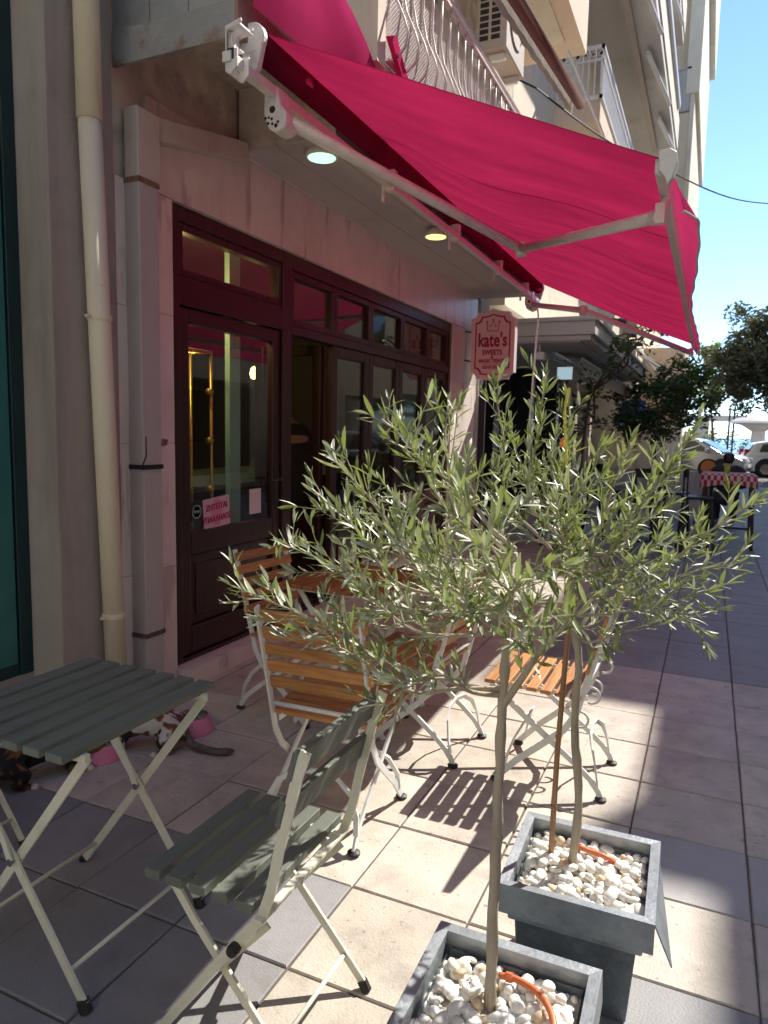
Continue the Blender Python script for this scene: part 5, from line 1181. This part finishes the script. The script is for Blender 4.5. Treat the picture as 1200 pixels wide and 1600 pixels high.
def bar_stool(label, x, y, rz=0, src=None):
    t = thing('bar_stool', label, 'stool', (x, y, 0), rz, 'dark stools and chairs of the far terrace'); local(t)
    MB().box((-.18, -.18, .70), (.18, .18, .74)).build('seat', 'black', t, bevel=.01)
    for sx in (-1, 1):
        for sy in (-1, 1): MB().bar([(.15*sx, .15*sy, .70), (.20*sx, .20*sy, 0)], .035, .035, (0, 1, 0)).build('leg', 'black', t)
    MB().box((-.17, .15, .74), (-.14, .17, 1.10)).box((.14, .15, .74), (.17, .17, 1.10)).box((-.14, .152, .98), (.14, .168, 1.10)).build('backrest', 'black', t)
    for s in (-1, 1): MB().box((-.17, .172*s-.01, .30), (.17, .172*s+.01, .32)).build('footrest', 'black', t)
    return t
s1 = bar_stool('tall dark stool just left of the checked table', -.10, 10.3, R(100))
dup(s1, (-.42, 10.9, 0), R(80), 'tall dark stool second to the left of the checked table')
dup(s1, (-.75, 9.9, 0), R(200), 'dark stool half hidden by the olive leaves, left of the other terrace stools')
dup(s1, (-1.35, 10.6, 0), R(60), 'dark stool in the deep shade near the neighbour shopfront')
dup(s1, (-1.9, 9.9, 0), R(20), 'dark stool in the shade beyond the pink shop sign')
def low_table(lab, x, y):
    t = thing('terrace_table', lab, 'table', (x, y, 0)); MB().box((x-.35, y-.35, .72), (x+.35, y+.35, .75)).build('tabletop', 'black', t, bevel=.005); MB().tube([(x, y, 0), (x, y, .72)], .035, 10).build('pedestal', 'black', t); MB().lathe([(.24, 0), (.24, .02), (.05, .04)], (x, y, 0), 20).build('base', 'black', t)
low_table('dark terrace table in the shade left of the tall stools', -.95, 10.9); low_table('dark terrace table behind the olive foliage', -1.6, 9.5)
t = thing('terrace_divider', 'low dark grey terrace divider panel beyond the checked table', 'divider', (-.7, 14.5, 0))
MB().box((-2.3, 14.45, .08), (.12, 14.52, .88)).build('divider_panel', 'duct', t)
for x in (-2.2, -1.0, .05): MB().box((x, 14.40, 0), (x+.06, 14.57, .95)).build('post', 'black', t)
t = thing('sandwich_board', 'round multicoloured advert sign on a stand left of the seated person', 'sign', (.02, 13.6, 0))
MB().lathe([(.17, -.01), (.17, .01)], (.0, 13.6, .98), 22, 'y').build('disc', 'black', t); MB().lathe([(.12, -.016), (.12, .0)], (.0, 13.6, 1.0), 20, 'y').build('red_disc', 'orange', t); MB().box((-.10, 13.58, .70), (.10, 13.6, .80)).build('label_strip', 'bamboo', t)
MB().tube([(0, 13.62, 0), (0, 13.62, .85)], .02, 8).build('post', 'black', t); MB().lathe([(.18, 0), (.18, .03), (.03, .05)], (0, 13.62, 0), 16).build('base', 'black', t)

# ------------------------------------------------------------------ street trees
def leafcloud(mb, c, rad, n, L_, rg, squash=1.):
    for _ in range(n):
        d = V((rg.gauss(0, 1), rg.gauss(0, 1), rg.gauss(0, 1))).normalized(); rr = rg.random()**.45
        p = V(c)+V((d.x*rad, d.y*rad, d.z*rad*squash))*rr
        a = V((rg.gauss(0, 1), rg.gauss(0, 1), rg.gauss(0, .6))).normalized(); b = a.orthogonal().normalized(); b = M.Rotation(rg.random()*6.3, 3, a) @ b
        l = L_*rg.uniform(.6, 1.3); w_ = l*.42
        mb.add([p-a*l/2, p+b*w_/2+a*l*.1, p+a*l/2, p-b*w_/2+a*l*.1], [(0, 1, 2, 3)]); mb.tint += [rg.random()]*4
def street_tree(name, label, base, trunk_pts, r, clumps, n, L_, lmat, seed, squash=.8):
    rg = random.Random(seed); t = thing(name, label, 'tree', base); MB().tube(smooth_path(trunk_pts, 5), [max(.02, r*(1-.08*i)) for i in range(5*(len(trunk_pts)-1)+1)], 10).build('trunk', 'trunk', t, smooth=True)
    lb = MB(); fo = MB(); fo.tint = []; top_ = V(trunk_pts[-1])
    for (c, rad) in clumps:
        c = V(c); lb.tube(smooth_path([top_, top_.lerp(c, .55)+V((0, 0, -.1*rad)), c], 5), [r*.45*(1-.07*i) for i in range(11)], 6)
        k = int(n*rad**2)
        for _ in range(6):
            e = c+V((rg.uniform(-1, 1), rg.uniform(-1, 1), rg.uniform(-.7, .7)))*rad*.75; lb.tube([c, c.lerp(e, .5)+V((0, 0, .04)), e], [.02*rad+.004, .012*rad+.003, .004], 5)
            leafcloud(fo, e, rad*.55, k//6, L_, rg, squash)
    lb.build('branches', 'trunk', t, smooth=True, fix=False); fo.build('crown', lmat, t, fix=False, kind='stuff')
def cl(u, v, y, r): return (PY(u, v, y), r)
street_tree('street_tree', 'sparse broadleaf tree with big leaves in front of the cornice canopy', (-1.75, 11.2, 0), [(-1.75, 11.2, 0), (-1.78, 11.2, 1.0), (-1.72, 11.2, 1.9), (-1.65, 11.2, 2.2)], .05,
    [cl(900, 620, 11.3, .35), cl(935, 600, 11, .35), cl(965, 545, 10.8, .30), cl(1000, 530, 10.6, .32), cl(1015, 518, 10.4, .18), cl(930, 660, 11.2, .4), cl(880, 665, 11.5, .35), cl(975, 575, 11, .28)], 620, .12, 'treeleaf', 31)
street_tree('street_tree', 'dense dark round tree between the striped awning and the parked silver car', (-1.05, 16.8, 0), [(-1.05, 16.8, 0), (-1.08, 16.8, .8), (-1.1, 16.8, 1.6), (-1.05, 16.8, 2.0)], .07,
    [cl(1000, 650, 17, .5), cl(1040, 620, 17, .6), cl(1075, 615, 16.8, .55), cl(1090, 645, 16.6, .45), cl(1050, 660, 17.2, .6), cl(985, 620, 17.4, .45), cl(1010, 670, 17.3, .5), cl(1075, 590, 17.2, .4), cl(1102, 625, 16.9, .3), cl(1095, 590, 17, .4), cl(1060, 580, 17.4, .4), cl(1020, 600, 17.4, .45), cl(980, 660, 17.3, .45)], 2100, .12, 'treeleaf', 32)
street_tree('big_tree', 'large grey green tree against the sky at the right edge', (3.4, 30.5, 0), [(3.4, 30.5, 0), (3.3, 30.5, 1.6), (3.1, 30.5, 3.0), (2.8, 30.5, 4.0)], .28,
    [cl(1150, 540, 30, 1.0), cl(1185, 510, 30.5, 1.1), cl(1160, 590, 30, .9), cl(1195, 580, 30.5, 1.2), cl(1135, 580, 29.8, .7), cl(1180, 625, 30, .8), cl(1215, 540, 31, 1.5), cl(1250, 600, 31, 1.5), cl(1240, 480, 31, 1.2), cl(1140, 610, 30, .6), cl(1165, 555, 31, .9), cl(1200, 500, 31, .8), cl(1125, 560, 30.5, .6), cl(1130, 600, 30.5, .55)], 1150, .20, 'pineleaf', 33)
street_tree('light_tree', 'small yellow green tree showing between the two darker crowns', (.2, 36, 0), [(.2, 36, 0), (.1, 36, 1.5), (-.1, 36, 3.2)], .12,
    [cl(1100, 560, 36, .9), cl(1112, 590, 36, .8), cl(1095, 600, 36.5, .8), cl(1118, 540, 36, .5), cl(1085, 575, 36, .8), cl(1105, 620, 36, .7)], 420, .22, 'yleaf', 34)
rg = random.Random(44)
hb = MB(); hb.tint = []
for k_ in range(16): leafcloud(hb, (-4+k_*1.1+rg.uniform(-.5, .5), 50+rg.uniform(-1, 1), .9+rg.uniform(-.2, .6)), rg.uniform(.6, 1.0), 140, .25, rg)
o = hb.build('shrub_row', 'yleaf', fix=False, kind='stuff'); tag(o, 'sunlit yellow green shrubs along the waterfront', 'shrubs')

# ------------------------------------------------------------------ cars
def car(label, loc, rz, paint, van=0.):
    t = thing('parked_car', label, 'car', loc, rz); local(t)      # front = local +x, length along x
    L_ = 4.1; hw = .86; H_ = 1.48+van
    body = [(-2.05, .35), (-2.08, .75), (-2.02, .98), (-.9, 1.0), (.75, 1.0), (1.70, .86), (2.02, .70), (2.06, .40), (1.9, .22), (-1.9, .22)]
    MB().prism(body, lambda x, z: (x, -hw, z), lambda x, z: (x, hw, z)).build('body', paint, t, bevel=.07)
    roof = [(-1.95, .95), (-1.70, H_-.08), (-1.2, H_), (-.1, H_), (.35, H_-.06), (1.25, .95)]
    MB().prism(roof, lambda x, z: (x*.99, -hw+.06+.12*(z-.95)/(H_-.95), z), lambda x, z: (x*.99, hw-.06-.12*(z-.95)/(H_-.95), z)).build('cabin', paint, t, bevel=.05)
    for s in (-1, 1):
        for poly in ([(-1.55, 1.02), (-1.42, H_-.12), (-.62, H_-.10), (-.62, 1.02)], [(-.54, 1.02), (-.54, H_-.10), (.20, H_-.12), (.78, 1.02)]):
            MB().prism(poly, lambda x, z: (x, s*(hw-.05-.12*(z-.95)/(H_-.95)), z), lambda x, z: (x, s*(hw-.035-.12*(z-.95)/(H_-.95)), z)).build('side_window', 'dglass', t)
        for x in (-1.28, 1.28):
            w_ = MB().lathe([(.30, -.10), (.33, -.07), (.33, .07), (.30, .10)], (x, s*(hw-.06), .32), 22, 'y').build('wheel', 'tyre', t)
            MB().lathe([(.21, -.105), (.21, .105)], (x, s*(hw-.06), .32), 18, 'y').build('rim', 'steel', w_)
            MB().lathe([(.40, -.02), (.40, .02)], (x, s*(hw-.012), .36), 22, 'y').build('wheel_arch', 'tyre', t)
        MB().box((1.80, s*.55-.16, .62), (2.045, s*.55+.16, .78)).build('headlight', 'clearlight', t, bevel=.02)
        MB().box((-2.09, s*.70-.12, .70), (-1.93, s*.70+.12, 1.12)).build('tail_light', 'redlight', t, bevel=.02)
        MB().box((.62, s*(hw+.02)-.07, 1.0), (.74, s*(hw+.02)+.07, 1.14)).build('mirror', paint, t, bevel=.02)
        MB().box((-.35, s*hw-.012, .82), (-.15, s*hw+.012, .85)).build('door_handle', 'black', t)
    MB().prism([(.42, H_-.10), (1.20, 1.0), (1.23, 1.005), (.46, H_-.09)], lambda x, z: (x, -.68, z), lambda x, z: (x, .68, z)).build('windscreen', 'dglass', t)
    MB().prism([(-1.93, 1.02), (-1.74, H_-.14), (-1.77, H_-.14), (-1.96, 1.02)], lambda x, z: (x, -.66, z), lambda x, z: (x, .66, z)).build('rear_window', 'dglass', t)
    MB().box((-2.10, -.26, .55), (-2.07, .26, .67)).build('number_plate', 'paper', t); MB().box((2.05, -.26, .42), (2.075, .26, .54)).build('number_plate', 'paper', t)
    return t
car('silver blue parked car, its windscreen and bonnet facing right at the end of the street', (-.55, 31.6, -.05), R(-14), 'car_silver', .04)
c2_ = car('white parked car at the right edge with its rear end showing', (3.30, 33.6, -.05), R(6), 'car_white', -.03)
car('pale blue car parked across the street, out of the picture at the right', (3.7, 17.5, 0), R(92), 'car_silver', 0)

# waterfront: wall, concrete pergola, lamp posts
t = thing('sea_wall', 'low sandy wall along the waterfront behind the cars', 'wall', (0, 44, 0)); MB().box((-30, 43.8, -.05), (40, 44.2, .55)).build('masonry', 'scratch', t); MB().box((-30, 43.7, .55), (40, 44.3, .66)).build('coping', 'cream', t)
t = thing('pergola', 'pale concrete pergola beam on columns along the waterfront', 'pergola', (4, 52, 0))
p0_ = PY(1085, 652, 52); p1_ = PY(1200, 658, 52)
MB().box((p0_.x-6, 51.6, p1_.z-.05), (p1_.x+10, 52.4, p0_.z+.12)).build('beam', 'soffit', t)
for u in (1097, 1260, 1330): q_ = PY(u, 670, 52); MB().box((q_.x-.42, 51.7, -.05), (q_.x+.42, 52.3, p1_.z-.052)).build('column', 'soffit', t)
p = PY(1186, 662, 46); t = thing('round_canopy', 'round white concrete canopy on a thick column by the sea', 'canopy', (p.x, 46, 0))
MB().lathe([(.40, -.05), (.36, p.z-.45), (.9, p.z-.1), (1.5, p.z+.02), (1.5, p.z+.12), (1.0, p.z+.35), (.3, p.z+.5)], (p.x, 46, 0), 24).build('column', 'soffit', t, smooth=False); MB().lathe([(1.53, p.z+.02), (1.53, p.z+.10)], (p.x, 46, 0), 24).build('canopy_edge', 'white', t)
for i, (u, h_) in enumerate(((1141, 640), (1148, 642))):
    p = PY(u, h_, 48+i); t = thing('lamp_post', ['left of the two slim dark posts by the sea', 'right of the two slim dark posts by the sea'][i], 'post', (p.x, 48+i, 0))
    MB().tube([(p.x, 48+i, -.05), (p.x, 48+i, p.z)], .06, 8).build('post', 'black', t); MB().box((p.x-.12, 48+i-.1, p.z-.02), (p.x+.12, 48+i+.1, p.z+.08)).build('lamp_head', 'black', t)
